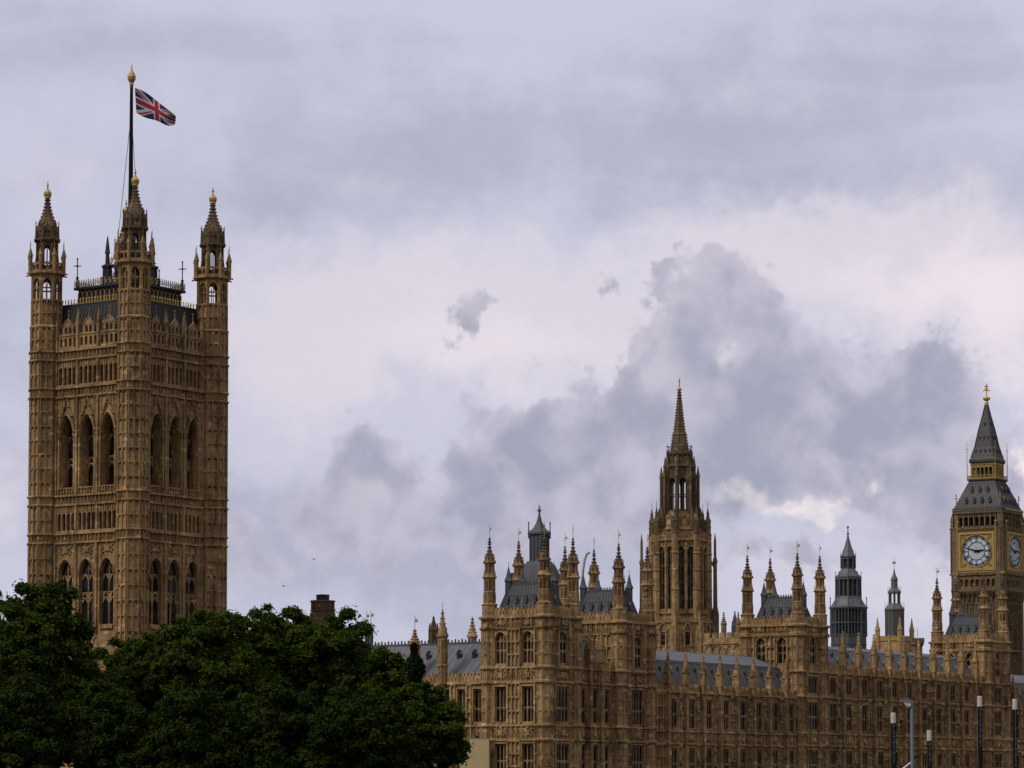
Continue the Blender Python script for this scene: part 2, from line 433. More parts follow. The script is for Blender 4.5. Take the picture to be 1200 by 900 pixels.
_wc = {}
def win_meshes(w, h, rise, nl, trans, bar, fmat, gmat):
    key = (round(w, 3), round(h, 3), round(rise, 3), nl, tuple(trans), bar, fmat, gmat); sh = bar < .1; q0, q1 = (-.05, .03) if sh else (-.12, .1)
    if key in _wc: return _wc[key]
    F = Fr(0, 0); m = MB(); lw = w / nl; zs = h - rise
    for i in range(1, nl):
        x = i * lw; zt = h
        if rise > 0:
            f_ = min(x, w - x) / (w / 2); zt = zs + rise * (1 - (1 - f_ ** .6) ** 1.7)
        m.fbox(F, x - bar / 2, x + bar / 2, 0, zt, q0, q1)
    zl = [h * t for t in trans]
    for z in zl: m.fbox(F, 0, w, z - bar * .55, z + bar * .55, q0, q1 + .02)
    for z in zl + [zs if rise > 0 else h]:
        for i in range(nl):
            a, b = i * lw + bar / 2, (i + 1) * lw - bar / 2; mid = (a + b) / 2; hh = (b - a) * .75
            for e in (a, b):
                m.face([F(e, z, .05), F(e, z - hh, .05), F(mid, z, .05)])
                m.face([F(e, z - hh, .05), F(mid, z, .05), F(mid, z, q0), F(e, z - hh, q0)])
    if rise > 0:
        for i in range(nl + 1):
            for sg in (-1, 1):
                x0 = i * lw; x1 = x0 + sg * min(w / 2, rise * .8)
                if 0 <= x1 <= w and abs(x1 - x0) > .2:
                    f0 = min(x1, w - x1) / (w / 2); zt = zs + rise * .8 * f0 if f0 > .1 else zs + .1
                    if x0 in (0, w): continue
                    m.bar(F(x0, zs, .02), F(x1, max(zs + .1, min(zt, zs + rise * .75)), .02), bar * .45)
        m.bar(F(w * .25, zs + rise * .12, .02), F(w * .5, zs + rise * .6, .02), bar * .45); m.bar(F(w * .75, zs + rise * .12, .02), F(w * .5, zs + rise * .6, .02), bar * .45)
    m.fbox(F, -.05, w + .05, -.02, .12, -.2, .2)
    g = MB(); g.fbox(F, -.05, w + .05, .02, h - .02, -.3, q0 - .01)
    r = (m.mesh('window', [fmat]), g.mesh('glazing', [gmat])); _wc[key] = r; return r
def window(T, F, a, b, zb, zt, rise, nl, trans=(.5,), depth=.5, bar=.13, fmat='honey_stone', gmat='glass', label=None):
    me, gl = win_meshes(b - a, zt - zb, rise, nl, trans, bar, fmat, gmat)
    p = F(a, zb, -depth + (.06 if bar < .1 else .13))
    o = T.part('window', me, [fmat], loc=p, ang=F.ang, label=label)
    T.part('glazing', gl, [gmat], parent=o)
    return o
def octF(cx, cy, a, i):   # frame of octagon facet i (0 = south, then counter-clockwise seen from above: SE, E ...)
    ang = i * math.pi / 4
    return Fr(cx + a * math.sin(ang), cy - a * math.cos(ang), ang)
T8 = 2 * math.tan(math.pi / 8)

# ================================================================== SETTING
g = MB(); g.face([(-9000, -3000, 0), (9000, -3000, 0), (9000, 16000, 0), (-9000, 16000, 0)])
solo('water', g, 'water', kind='structure')
def pal(u, v, z): x, y = wxy(u, v); return (x, y, z)
g = MB()
a_, b_, c_, d_ = (-6000, 107.4), (9000, 107.4), (9000, -7000), (-6000, -7000)
g.face([pal(*q, 3.0) for q in (a_, b_, c_, d_)])
solo('ground', g, 'ground', kind='structure')
g = MB(); P0 = [pal(-900, 107.4, 0)[:2], pal(1500, 107.4, 0)[:2], pal(1500, 108.6, 0)[:2], pal(-900, 108.6, 0)[:2]]
g.idx([(x, y, -3) for x, y in P0] + [(x, y, 4.1) for x, y in P0], MB.BOX)
solo('river_wall', g, 'embankment', label='long stone embankment wall at the foot of the palace along the river', cat='wall')

# ================================================================== VICTORIA-TYPE SQUARE TOWER
def great_tower():
    T = Thing('flag_tower', 'massive square golden stone tower with four crowned corner turrets and the flagpole', 'tower', 0, 0, 3)
    Z = lambda z: z - 3
    ST = 'tower_stone'; W = 9.6; H = 9.3
    bays = (-4.35, 0, 4.35)
    slits = [c + (k - 1.5) * .97 for c in bays for k in range(4)]
    wall = MB(); strings = wall; para = MB(); relief = MB()
    for q in range(4):
        F = Fr(math.sin(q * math.pi / 2) * W, -math.cos(q * math.pi / 2) * W, q * math.pi / 2)
        vis = q < 2
        facade(wall, F, -W, W, Z(3), Z(33), [])
        facade(wall, F, -W, W, Z(33), Z(47.3), [(c - 1.48, c + 1.48, Z(34.2), Z(44.5), 2.4) for c in bays] if vis else [], 1.0)
        facade(wall, F, -W, W, Z(47.3), Z(48.7), [])
        facade(wall, F, -W, W, Z(48.7), Z(53.3), [(x - .32, x + .32, Z(49.2), Z(52.0), .35) for x in slits], .4)
        facade(wall, F, -W, W, Z(53.3), Z(54.9), [])
        facade(wall, F, -W, W, Z(54.9), Z(70.4), [(c - 1.42, c + 1.42, Z(56.0), Z(67.3), 3.1) for c in bays] if vis else [], 1.9)
        facade(wall, F, -W, W, Z(70.4), Z(71.8), [])
        facade(wall, F, -W, W, Z(71.8), Z(76.3), [(x - .32, x + .32, Z(72.3), Z(75.1), .35) for x in slits], .4)
        facade(wall, F, -W, W, Z(76.3), Z(77.7), [])
        # mouldings and reliefs
        for c in bays:
            hood(relief, F, c - 1.6, c + 1.6, Z(42.1), Z(44.7), .16, .12)
            hood(relief, F, c - 1.6, c + 1.6, Z(64.0), Z(67.5), .2, .18, 3.6)
            hood(relief, F, c - 1.44, c + 1.44, Z(64.1), Z(67.2), .12, -.2)
            for sx in (-1, 1):
                relief.fbox(F, c + sx * 1.62 - .13, c + sx * 1.62 + .13, Z(55), Z(64.2), -.02, .2)
                relief.fbox(F, c + sx * 1.62 - .1, c + sx * 1.62 + .1, Z(34), Z(42.4), -.02, .12)
            shield(relief, F, c, Z(45.2), Z(47.1), 2.9)
            quatre(relief, F, c - 1.5, c + 1.5, Z(54.95), Z(55.8), .6, .25)
            relief.fbox(F, c - 1.5, c + 1.5, Z(55.8), Z(56.0), -.02, .35)
            relief.fbox(F, c - 1.4, c + 1.4, Z(33.6), Z(34.2), -.02, .3)
        for x in (-2.18, 2.18, -6.6, 6.6):
            for z0, z1 in ((33, 47.2), (48.7, 53.3), (54.9, 70.3), (71.8, 76.3)):
                relief.fbox(F, x - .22, x + .22, Z(z0), Z(z1), -.02, .3)
        for z0, z1 in ((48.75, 53.2), (71.85, 76.2)):
            for c in bays:
                for k in range(5):
                    x = c + (k - 2) * .97; relief.fbox(F, x - .09, x + .09, Z(z0), Z(z1), -.02, .1)
                panels(relief, F, c - 1.94, c + 1.94, Z(z1 - 1.1), Z(z1), 8, 1, .08, .12)
                relief.fbox(F, c - 2, c + 2, Z(z0), Z(z0 + .45), -.02, .18)
        for z0, z1 in ((67.4, 70.3),):
            for c in (-2.18, 2.18, -5.6, 5.6): panels(relief, F, c - .7, c + .7, Z(z0), Z(z1), 3, 1, .09, .1)
        for sx in (-1, 1):   # blind panels on the narrow strips beside the turrets
            for z0, z1, r_ in ((34, 47, 4), (55, 70.2, 5), (48.8, 53.2, 1), (72, 76.2, 1)):
                panels(relief, F, sx * 6.95 - .3, sx * 6.95 + .3, Z(z0), Z(z1), 1, r_, .1, .1)
        for z0, z1 in ((47.3, 48.7), (53.3, 54.7), (70.4, 71.8), (76.3, 77.7)):
            quatre(relief, F, -7.6, 7.6, Z(z0), Z(z1), .8, .16)
            strings.fbox(F, -8.2, 8.2, Z(z0) - .16, Z(z0) + .14, -.05, .34)
            strings.fbox(F, -8.2, 8.2, Z(z1) - .14, Z(z1) + .18, -.05, .42)
        # pierced parapet with gablets
        ps = [c + (k - 1.5) * .97 for c in bays for k in range(4)]
        facade(para, F, -7.4, 7.4, Z(77.85), Z(80.1), [(x - .27, x + .27, Z(78.4), Z(79.8), .3) for x in ps], .45)
        para.fbox(F, -7.4, 7.4, Z(80.1), Z(80.3), -.4, .12)
        for k in range(31): para.bead(*F(-7.4 + k * .493, Z(80.4), -.1), .12, .2)
        for c in bays:
            facade(para, F, c - 1.15, c + 1.15, Z(80.3), Z(81.6), [(c - .75, c - .12, Z(80.4), Z(81.5), .4), (c + .12, c + .75, Z(80.4), Z(81.5), .4)], .4)
            para.face([F(c - 1.25, Z(81.6), .05), F(c + 1.25, Z(81.6), .05), F(c, Z(82.6), .05)])
            para.face([F(c + 1.25, Z(81.6), -.35), F(c - 1.25, Z(81.6), -.35), F(c, Z(82.6), -.35)])
            for sx in (-1, 1):
                para.bar(F(c + sx * 1.3, Z(81.55), 0), F(c, Z(82.7), 0), .15)
                para.bead(*F(c + sx * .9, Z(82.0), .05), .17); para.bead(*F(c + sx * .5, Z(82.4), .05), .17)
            para.bar(F(c, Z(82.6), -.1), F(c, Z(84.0), -.1), .13, 4, .06); para.bead(*F(c, Z(84.0), -.1), .17, .25); para.bead(*F(c, Z(83.3), -.1), .18, .16)
        for x in (-2.18, 2.18, -6.6, 6.6):
            para.fbox(F, x - .25, x + .25, Z(77.8), Z(81.8), -.3, .3)
            p = F(x, 0, 0); spire_prof(para, p[0], p[1], [(.32, Z(81.8)), (.2, Z(82.6)), (.05, Z(83.9))], 4, 3, .12); para.bead(p[0], p[1], Z(84.0), .15, .22)
    for z0, z1 in ((48.6, 53.4), (71.7, 76.4)):
        core = MB(); core.box(-W + .42, W - .42, -W + .42, W - .42, Z(z0), Z(z1)); T.part('dark_core', core, 'black_iron')  # black box added behind the slits so the inside reads as dark
    T.part('wall', wall, ST); T.part('stonework_relief', relief, ST)
    T.part('parapet', para, ST)
    # windows on the two visible faces
    for q in range(2):
        F = Fr(math.sin(q * math.pi / 2) * W, -math.cos(q * math.pi / 2) * W, q * math.pi / 2)
        for c in bays:
            window(T, F, c - 1.48, c + 1.48, Z(34.2), Z(44.5), 2.4, 2, (.42, .5), .75, .16, ST)
            window(T, F, c - 1.42, c + 1.42, Z(56.0), Z(67.3), 3.1, 2, (.34, .42), 1.9, .17, ST)
    # roof
    r = MB(); r.frust(-8.9, 8.9, -8.9, 8.9, Z(78), -7.5, 7.5, -7.5, 7.5, Z(85.2))
    for q in range(4):
        F = Fr(0, 0, q * math.pi / 2)
        for k in range(23):
            x = -8.25 + k * .75; t = .83
            r.bar(F(x, Z(78), 8.93), F(x * .85, Z(85.2), 7.53), .07)
    r.box(-7.55, 7.55, -7.55, 7.55, Z(85.2), Z(85.45)); r.box(-5.75, 5.75, -5.75, 5.75, Z(85.45), Z(88.0)); r.box(-6.3, 6.3, -6.3, 6.3, Z(88.0), Z(88.35))
    roof = T.part('roof', r, 'black_iron')
    c = MB()
    for q in range(4):
        F = Fr(0, 0, q * math.pi / 2)
        for k in range(25):
            x = -7.5 + k * .625; c.fbox(F, x - .05, x + .05, Z(85.45), Z(86.05), 7.42, 7.5); c.bead(*F(x, Z(86.15), 7.46), .16, .26)
        c.fbox(F, -7.6, 7.6, Z(85.4), Z(85.5), 7.4, 7.52)
    T.part('cresting', c, 'gold', roof)
    c = MB()
    for q in range(4):
        F = Fr(0, 0, q * math.pi / 2)
        for k in range(13):
            x = -5.7 + k * .95
            c.fbox(F, x - .07, x + .07, Z(85.9), Z(87.5), 5.75, 5.88)
            if k < 12: c.bar(F(x, Z(87.3), 5.85), F(x + .47, Z(87.9), 5.85), .07); c.bar(F(x + .95, Z(87.3), 5.85), F(x + .47, Z(87.9), 5.85), .07)
    T.part('gilded_arcade', c, 'dull_gold', roof)
    c = MB(); c.cur = 0
    for q in range(4):
        F = Fr(0, 0, q * math.pi / 2)
        for k in range(26):
            x = -6.2 + k * .496; c.cur = k % 2; c.fbox(F, x - .045, x + .045, Z(88.35), Z(89.3), 6.12, 6.2); c.bead(*F(x, Z(89.4), 6.16), .13, .22)
            if k < 25: c.bar(F(x, Z(88.5), 6.16), F(x + .496, Z(89.1), 6.16), .045); c.bar(F(x, Z(89.1), 6.16), F(x + .496, Z(88.5), 6.16), .045)
        c.cur = 1; c.fbox(F, -6.2, 6.2, Z(89.1), Z(89.18), 6.12, 6.2)
        c.cur = 0
        for x in (0, ): c.bar(F(x, Z(88.3), 6.16), F(x, Z(90.6), 6.16), .2, 4, .1); c.bead(*F(x, Z(90.8), 6.16), .22, .3)
    T.part('platform_railing', c, ['black_iron', 'dull_gold'], roof)
    for sx in (-1, 1):
        for sy in (-1, 1):
            c = MB(); x, y = sx * 5.9, sy * 5.9
            c.bar((x, y, Z(88.3)), (x, y, Z(90)), .3, 6, .2); c.bar((x, y, Z(90)), (x, y, Z(93)), .11); c.bead(x, y, Z(90), .36, .3)
            c.bar((x - .55, y - .3, Z(91.9)), (x + .55, y + .3, Z(91.9)), .08); c.bar((x - .3, y + .55, Z(91.9)), (x + .3, y - .55, Z(91.9)), .08); c.bead(x, y, Z(93), .2, .3)
            T.part('roof_cross', c, 'black_iron', roof)
    # flagpole on its iron pyramid
    p = MB(); prof = [(.42, Z(88.2)), (.40, Z(101)), (.30, Z(112)), (.24, Z(121.3))]; p.lathe(0, 0, prof, 12)
    pole = T.part('flagpole', p, 'pole_black')
    c = MB(); c.lathe(0, 0, [(.25, Z(121.2)), (.35, Z(121.5)), (.3, Z(121.8)), (.6, Z(122.3)), (.66, Z(122.8)), (.5, Z(123.3)), (.25, Z(123.7)), (.12, Z(124)), (.05, Z(124.8))], 12)
    T.part('finial', c, 'dull_gold', pole)
    c = MB()
    for sx in (-1, 1):
        for sy in (-1, 1):
            c.bar((sx * 3.4, sy * 3.4, Z(88.3)), (sx * .3, sy * .3, Z(98.5)), .24, 4, .16)
            for k in range(9):
                t = .06 + k * .1; x = 3.4 - 3.1 * t; z = 88.3 + 10.2 * t
                c.bead(sx * (x + .12), sy * (x + .12), Z(z + .25), .2, .28)
    T.part('pole_stay', c, 'gold', pole)
    c = MB()
    for k in range(1, 5):
        s_ = 3.4 - 3.1 * k / 5.5; z = 88.3 + 10.2 * k / 5.5
        for q in range(4):
            F = Fr(0, 0, q * math.pi / 2); c.bar(F(-s_, Z(z), s_), F(s_, Z(z), s_), .1); c.bar(F(-s_, Z(z), s_), F(s_ * .7, Z(z + 1.8), s_ * .7), .07); c.bar(F(s_, Z(z), s_), F(-s_ * .7, Z(z + 1.8), s_ * .7), .07)
    T.part('lattice', c, 'black_iron', pole)
    for sx in (-1, 1):
        for sy in (-1, 1):
            x, y = sx * 2.55, sy * 2.55; c = MB()
            c.lathe(x, y, [(.72, Z(88.3)), (.66, Z(91.7)), (.82, Z(91.8)), (.82, Z(92.1)), (.3, Z(92.4)), (.26, Z(94)), (.4, Z(94.1)), (.34, Z(94.4)), (.08, Z(96.8))], 6)
            for k in range(8):
                for i in range(4): a = i * math.pi / 2; c.bead(x + .75 * math.cos(a), y + .75 * math.sin(a), Z(88.7 + k * .4), .16)
            for k in range(4): c.bead(x, y, Z(94.5 + k * .4), .3 - k * .05, .1)
            o = T.part('iron_pinnacle', c, 'black_iron', roof)
    for a_, b_, z0 in ((-.25, -.1, 109), (.25, .1, 109)):
        pass
    c = MB(); c.bar((-.2, -.2, Z(114)), (-2.6, -1.0, Z(90)), .075); c.bar((.2, .1, Z(114)), (1.6, 1.0, Z(90)), .06)
    T.part('halyard', c, 'stay_wire', pole)
    # corner turrets: one body mesh shared by four
    b = MB(); sp = MB(); cr = MB(); lan = MB()
    def rows(zs_, a):
        for i in range(8):
            F = octF(0, 0, a, i); hw = a * math.tan(math.pi / 8)
            for z0, z1 in zs_:
                ops = []
                n = max(1, round((z1 - z0) / 2.4)); hgt = (z1 - z0) / n
                for k in range(n):
                    zt = z0 + (k + 1) * hgt
                    if k % 2 == (n + 1) % 2:
                        for e in (-1, 1): ops += [(e * hw * .47 - .2, e * hw * .47 - .04, Z(zt - .45), Z(zt - .14), 0), (e * hw * .47 + .04, e * hw * .47 + .2, Z(zt - .45), Z(zt - .14), 0)]
                facade(b, F, -hw, hw, Z(z0), Z(z1), ops, .3, True)
                panels(b, F, -hw + .1, hw - .1, Z(z0), Z(z1), 2, n, .14, .2)
            for s_ in (-1, 1): b.fbox(F, s_ * (hw - .07) - .07, s_ * (hw - .07) + .07, Z(zs_[0][0]), Z(zs_[-1][1]), -.05, .12)
    rows([(3, 33), (33, 47.3), (48.7, 53.3), (54.7, 70.4), (71.8, 76.3)], 2.37)
    for z0, z1 in ((47.3, 48.7), (53.3, 54.7), (70.4, 71.8), (76.3, 77.7)):
        b.lathe(0, 0, [(2.34, Z(z0)), (2.34, Z(z1))])
        for i in range(8):
            F = octF(0, 0, 2.34, i); quatre(b, F, -.95, .95, Z(z0), Z(z1), .65, .12)
        for z in (z0, z1): b.lathe(0, 0, [(2.4, Z(z - .25)), (2.72, Z(z - .05)), (2.72, Z(z + .12)), (2.4, Z(z + .2))])
    rows([(77.7, 81.7)], 2.34)
    b.lathe(0, 0, [(2.36, Z(81.5)), (2.62, Z(81.7)), (2.62, Z(81.85)), (2.3, Z(82.05))])
    rows([(81.9, 86.0)], 2.26)
    hw = 2.26 * math.tan(math.pi / 8)
    for i in range(8):
        F = octF(0, 0, 2.26, i)
        facade(b, F, -hw, hw, Z(86.0), Z(90), [(-.62, .62, Z(86.2), Z(89.5), .8)], .5)
        b.fbox(F, -.07, .07, Z(86.2), Z(89.2), -.4, -.15); b.fbox(F, -.62, .62, Z(87.9), Z(88.1), -.4, -.15)
        for s_ in (-1, 1): b.fbox(F, s_ * (hw - .08) - .1, s_ * (hw - .08) + .1, Z(86), Z(90), -.1, .16)
        hood(b, F, -.66, .66, Z(88.6), Z(89.6), .08, .06)
    b.lathe(0, 0, [(2.15, Z(85.6)), (2.15, Z(86.0))]); b.lathe(0, 0, [(2.2, Z(89.95)), (2.55, Z(90.2)), (2.75, Z(90.3)), (2.75, Z(90.6)), (2.6, Z(90.7)), (1.8, Z(90.75))])
    for i in range(8):
        F = octF(0, 0, 2.5, i); a = 2.62 / math.cos(math.pi / 8); an = math.pi / 8 + i * math.pi / 4
        facade(b, F, -1.03, 1.03, Z(90.7), Z(92.1), [(-.8, -.1, Z(90.95), Z(91.8), .3), (.1, .8, Z(90.95), Z(91.8), .3)], .25)
        x, y = a * math.cos(an), a * math.sin(an)
        b.lathe(x, y, [(.2, Z(90.2)), (.22, Z(93)), (.3, Z(93.1)), (.05, Z(94.4))], 4); b.bar((x, y, Z(94.2)), (x, y, Z(95.6)), .05); b.bead(x, y, Z(94.9), .14, .16)
        b.bar((x, y, Z(90.4)), (x * 1.22, y * 1.22, Z(90.25)), .13)
    body_me = b.mesh('turret', [ST])
    hw = 1.55 * math.tan(math.pi / 8)
    for i in range(8):
        F = octF(0, 0, 1.55, i)
        facade(lan, F, -hw, hw, Z(90.7), Z(95.6), [(-.42, .42, Z(91.7), Z(94.9), .6)], .4)
        lan.fbox(F, -.06, .06, Z(91.7), Z(94.7), -.35, -.15)
        for s_ in (-1, 1): lan.fbox(F, s_ * (hw - .05) - .1, s_ * (hw - .05) + .1, Z(90.7), Z(95.4), -.1, .2)
        an = math.pi / 8 + i * math.pi / 4
        for rr, z0, z1 in ((2.3, 91, 92.6), (1.95, 92, 94.3)): lan.bar((rr * math.cos(an), rr * math.sin(an), Z(z0)), (1.7 * math.cos(an), 1.7 * math.sin(an), Z(z1)), .14)
    lan.lathe(0, 0, [(1.55, Z(95.3)), (1.9, Z(95.6)), (2.05, Z(95.7)), (2.05, Z(96.0)), (1.7, Z(96.1)), (1.7, Z(97.8)), (1.5, Z(97.9))])
    for i in range(8):
        F = octF(0, 0, 1.7, i); panels(lan, F, -.6, .6, Z(96.1), Z(97.3), 2, 1, .1, .12)
        lan.face([F(-.6, Z(97.3), .15), F(.6, Z(97.3), .15), F(0, Z(98.5), .15)]); lan.face([F(.6, Z(97.3), -.1), F(-.6, Z(97.3), -.1), F(0, Z(98.5), -.1)]); lan.bead(*F(0, Z(98.6), .1), .16, .24)
        an = math.pi / 8 + i * math.pi / 4; lan.bar((1.95 * math.cos(an), 1.95 * math.sin(an), Z(96)), (1.95 * math.cos(an), 1.95 * math.sin(an), Z(98.9)), .16, 4, .05)
    lan_me = lan.mesh('lantern', ['weathered_stone'])
    spire_prof(sp, 0, 0, [(1.62, Z(97.8)), (1.2, Z(98.8)), (.75, Z(100)), (.46, Z(101.2)), (.32, Z(102.2)), (.28, Z(102.7))], 8, 9, .17)
    sp_me = sp.mesh('spire', ['weathered_stone'])
    cr.lathe(0, 0, [(.3, Z(102.5)), (.5, Z(102.7)), (.46, Z(102.85)), (.6, Z(103.15)), (.62, Z(103.5)), (.42, Z(103.85)), (.15, Z(104.15)), (.1, Z(104.5)), (.2, Z(104.7)), (.1, Z(104.9)), (.05, Z(105.3))], 12)
    cr_me = cr.mesh('crown', ['dull_gold'])
    for sx in (-1, 1):
        for sy in (-1, 1):
            o = T.part('turret', body_me, [], loc=(sx * H, sy * H, 0))
            T.part('lantern', lan_me, [], parent=o); T.part('spire', sp_me, [], parent=o); T.part('crown', cr_me, [], parent=o)
    return T
great_tower()

# the union flag, flying from the pole
def flag():
    m = MB(); nx, ny = 96, 60
    L, Hh = 7.9, 4.05
    xs = np.linspace(0, 1, nx + 1)
    # bunting path seen from above (x right, y away) and its sag
    def pt(u, w):
        sx = 6.55 * (u ** .97); sy = 1.1 * math.sin(u * 5.2) * u + 1.7 * u
        drop = -3.0 * u - 1.5 * u ** 2.2
        hgt = Hh * (1 - .56 * u ** 2.6) * (1 + .05 * math.sin(u * 9))
        bulge = .5 * math.sin(w * 3.0 + u * 6) * u
        z = -w * hgt + drop + .6 * u * (w - .5) * 0 + .3 * math.sin(u * math.pi * 2) * (.6 - w * .3) + .5 * u * u * w
        x = sx - .35 * w * u ** 3 * 1.3 + .25 * w
        return (x, sy + bulge, z)
    for j in range(ny + 1):
        for i in range(nx + 1): m.v.append(pt(i / nx, j / ny))
    def colr(u, w):
        X, Y = (u - .5) * 60, (.5 - w) * 30
        if abs(X) < 3 or abs(Y) < 3: return 0
        if abs(X) < 5 or abs(Y) < 5: return 2
        # saltires
        for sg in (1, -1):
            d = (X * 1 - sg * Y * 2) / math.sqrt(5)     # distance from diagonal Y = sg X/2
            if abs(d) < 3:
                # counter-changed red
                up = -1 if (X * sg > 0) == (sg > 0) else 1
                s_ = d if sg == 1 else -d
                s2 = s_ * (1 if X < 0 else -1) * (1 if sg == 1 else 1)
                if 0 < s2 < 2: return 0
                return 2
        return 1
    for j in range(ny):
        for i in range(nx):
            a = j * (nx + 1) + i
            m.f.append((a, a + nx + 1, a + nx + 2, a + 1)); m.mi.append(colr((i + .5) / nx, (j + .5) / ny))
    o = solo('union_flag', m, ['flag_red', 'flag_blue', 'flag_white'], 'red white and blue union flag flying from the tall pole', 'flag')
    x, y = wxy(0, 0); o.location = (x + .55, y - .2, 121.0)
    sol = o.modifiers.new('cloth', 'SOLIDIFY'); sol.thickness = .03
    for p in o.data.polygons: p.use_smooth = True
flag()

# ================================================================== RIVER FRONT
HS = 'honey_stone'
def small_turret(mt):
    b = MB(); ch = lambda a, z0, z1, w, n=1: None
    b.lathe(0, 0, [(1.0, -1.2), (1.0, 1.75), (1.08, 1.8), (1.08, 1.95), (.86, 2.05), (.86, 2.15)])
    def stage(a, z0, z1, zb, zt, sl):
        hw = a * math.tan(math.pi / 8)
        for i in range(8):
            F = octF(0, 0, a, i)
            facade(b, F, -hw, hw, z0, z1, [(-hw * .8, -hw * .14, zb, zt, .12), (hw * .14, hw * .8, zb, zt, .12)] if sl else [], .14)
            for s_ in (-1, 1): b.fbox(F, s_ * hw - .06, s_ * hw + .06, z0, z1, -.1, .06)
    stage(.84, 2.1, 3.6, 0, 0, False)
    for i in range(8):
        F = octF(0, 0, .84, i); quatre(b, F, -.3, .3, 2.3, 3.3, .6, .08)
    b.lathe(0, 0, [(.86, 3.5), (.93, 3.6), (.86, 3.7)])
    stage(.80, 3.6, 5.6, 3.75, 5.2, True)
    b.lathe(0, 0, [(.8, 5.35), (1.0, 5.6), (1.06, 5.65), (1.06, 5.8), (.9, 5.9), (.9, 6.2), (.66, 6.25)])
    for i in range(8):
        an = math.pi / 8 + i * math.pi / 4; b.bead(1.1 * math.cos(an), 1.1 * math.sin(an), 5.7, .15); b.bar((.93 * math.cos(an), .93 * math.sin(an), 5.8), (.93 * math.cos(an), .93 * math.sin(an), 6.7), .1, 4, .03)
    stage(.66, 6.2, 7.7, 6.35, 7.4, True)
    b.lathe(0, 0, [(.66, 7.45), (.86, 7.65), (.92, 7.7), (.92, 7.85), (.78, 7.95)])
    for i in range(8):
        an = math.pi / 8 + i * math.pi / 4; b.bead(.98 * math.cos(an), .98 * math.sin(an), 7.8, .16, .2)
        F = octF(0, 0, .74, i); b.face([F(-.28, 7.9, .06), F(.28, 7.9, .06), F(0, 8.7, .06)]); b.bead(*F(0, 8.75, .04), .1, .14)
    s = MB(); spire_prof(s, 0, 0, [(.66, 7.85), (.6, 8.3), (.4, 8.95), (.22, 9.5), (.12, 10.1), (.09, 10.7)], 8, 6, .14)
    s.lathe(0, 0, [(.1, 10.5), (.26, 10.65), (.12, 10.8), (.1, 11.0), (.16, 11.1), (.05, 11.3)], 6)
    v = MB(); v.bar((0, 0, 11.2), (0, 0, 13.0), .035); v.box(0, .42, -.015, .015, 12.3, 12.62); v.bead(0, 0, 13.0, .08, .12); v.bar((-.2, 0, 12.15), (.2, 0, 12.15), .03)
    b.cur = 1; b.lathe(0, 0, [(.5, 3.6), (.42, 7.6)]); b.cur = 0  # black core put inside so the slits look like dark hollows
    b.v = [(x * (.88 if z > 2 else 1), y * (.88 if z > 2 else 1), z) for x, y, z in b.v]
    return b.mesh('turret', [mt, 'black_iron']), s.mesh('spire', ['weathered_stone']), v.mesh('weather_vane', ['dull_gold'])
TUR = small_turret(HS)
def put_turret(T, u, v, z, vane=True, ang=0.0):
    o = T.part('turret', TUR[0], [], loc=(v - T.v, u - T.u, z - T.z))
    T.part('spire', TUR[1], [], parent=o)
    if vane: T.part('weather_vane', TUR[2], [], parent=o, ang=ang)
    return o

def lf(T, u, v, ang): return Fr(v - T.v, u - T.u, ang)
def wallface(T, wall, rel, F, s0, s1, zs, cols, fmat=HS, depth=.5, pan=True, bar=.11):
    """zs: storeys (z0, z1, zb, zt, rise, trans) or bands (z0, z1); cols: (centre, width, lights)"""
    for st in zs:
        z0, z1 = st[0] - T.z, st[1] - T.z
        if len(st) == 2:
            facade(wall, F, s0, s1, z0, z1, [])
            if z1 - z0 > 1.2:
                quatre(rel, F, s0, s1, z0 + .2, z1 - .15, .85, .16)
                for c, w, n in cols: shield(rel, F, c, z0 + .25, z1 - .2, max(1.4, w), .28)
            continue
        zb, zt, rise, tr = st[2] - T.z, st[3] - T.z, st[4], st[5]
        facade(wall, F, s0, s1, z0, z1, [(c - w / 2, c + w / 2, zb, zt, rise) for c, w, n in cols], depth)
        for c, w, n in cols:
            window(T, F, c - w / 2, c + w / 2, zb, zt, rise, n, tr, depth, bar, fmat)
            for s_ in (-1, 1): rel.fbox(F, c + s_ * (w / 2 + .12) - .09, c + s_ * (w / 2 + .12) + .09, zb, zt - rise * .7, -.02, .16)
            if rise: hood(rel, F, c - w / 2 - .1, c + w / 2 + .1, zt - rise, zt + .15, .1, .1)
            else: rel.fbox(F, c - w / 2 - .2, c + w / 2 + .2, zt + .02, zt + .18, -.02, .18)
        if pan:
            ed = [s0] + [x for c, w, n in sorted(cols) for x in (c - w / 2 - .25, c + w / 2 + .25)] + [s1]
            for a, b in zip(ed[::2], ed[1::2]):
                if b - a > .45: panels(rel, F, a + .08, b - .08, z0 + .1, z1 - .15, max(1, round((b - a) / .75)), max(1, round((z1 - z0) / 1.9)), .12, .26)

def parapet(m, F, s0, s1, z0, z1, pitch=.62):
    m.fbox(F, s0, s1, z0, z1 - .45, -.3, 0.05)
    n = max(1, round((s1 - s0) / pitch)); w = (s1 - s0) / n
    for i in range(n):
        c = s0 + (i + .5) * w
        m.fbox(F, c - w * .3, c + w * .3, z1 - .45, z1 if i % 2 else z1 - .15, -.3, .05); m.fbox(F, c - .07, c + .07, z0 + .1, z1 - .5, 0, .14)
        m.bead(*F(c, z0 + (z1 - z0) * .4, .08), .13)
    m.fbox(F, s0, s1, z0 - .02, z0 + .12, -.1, .2)

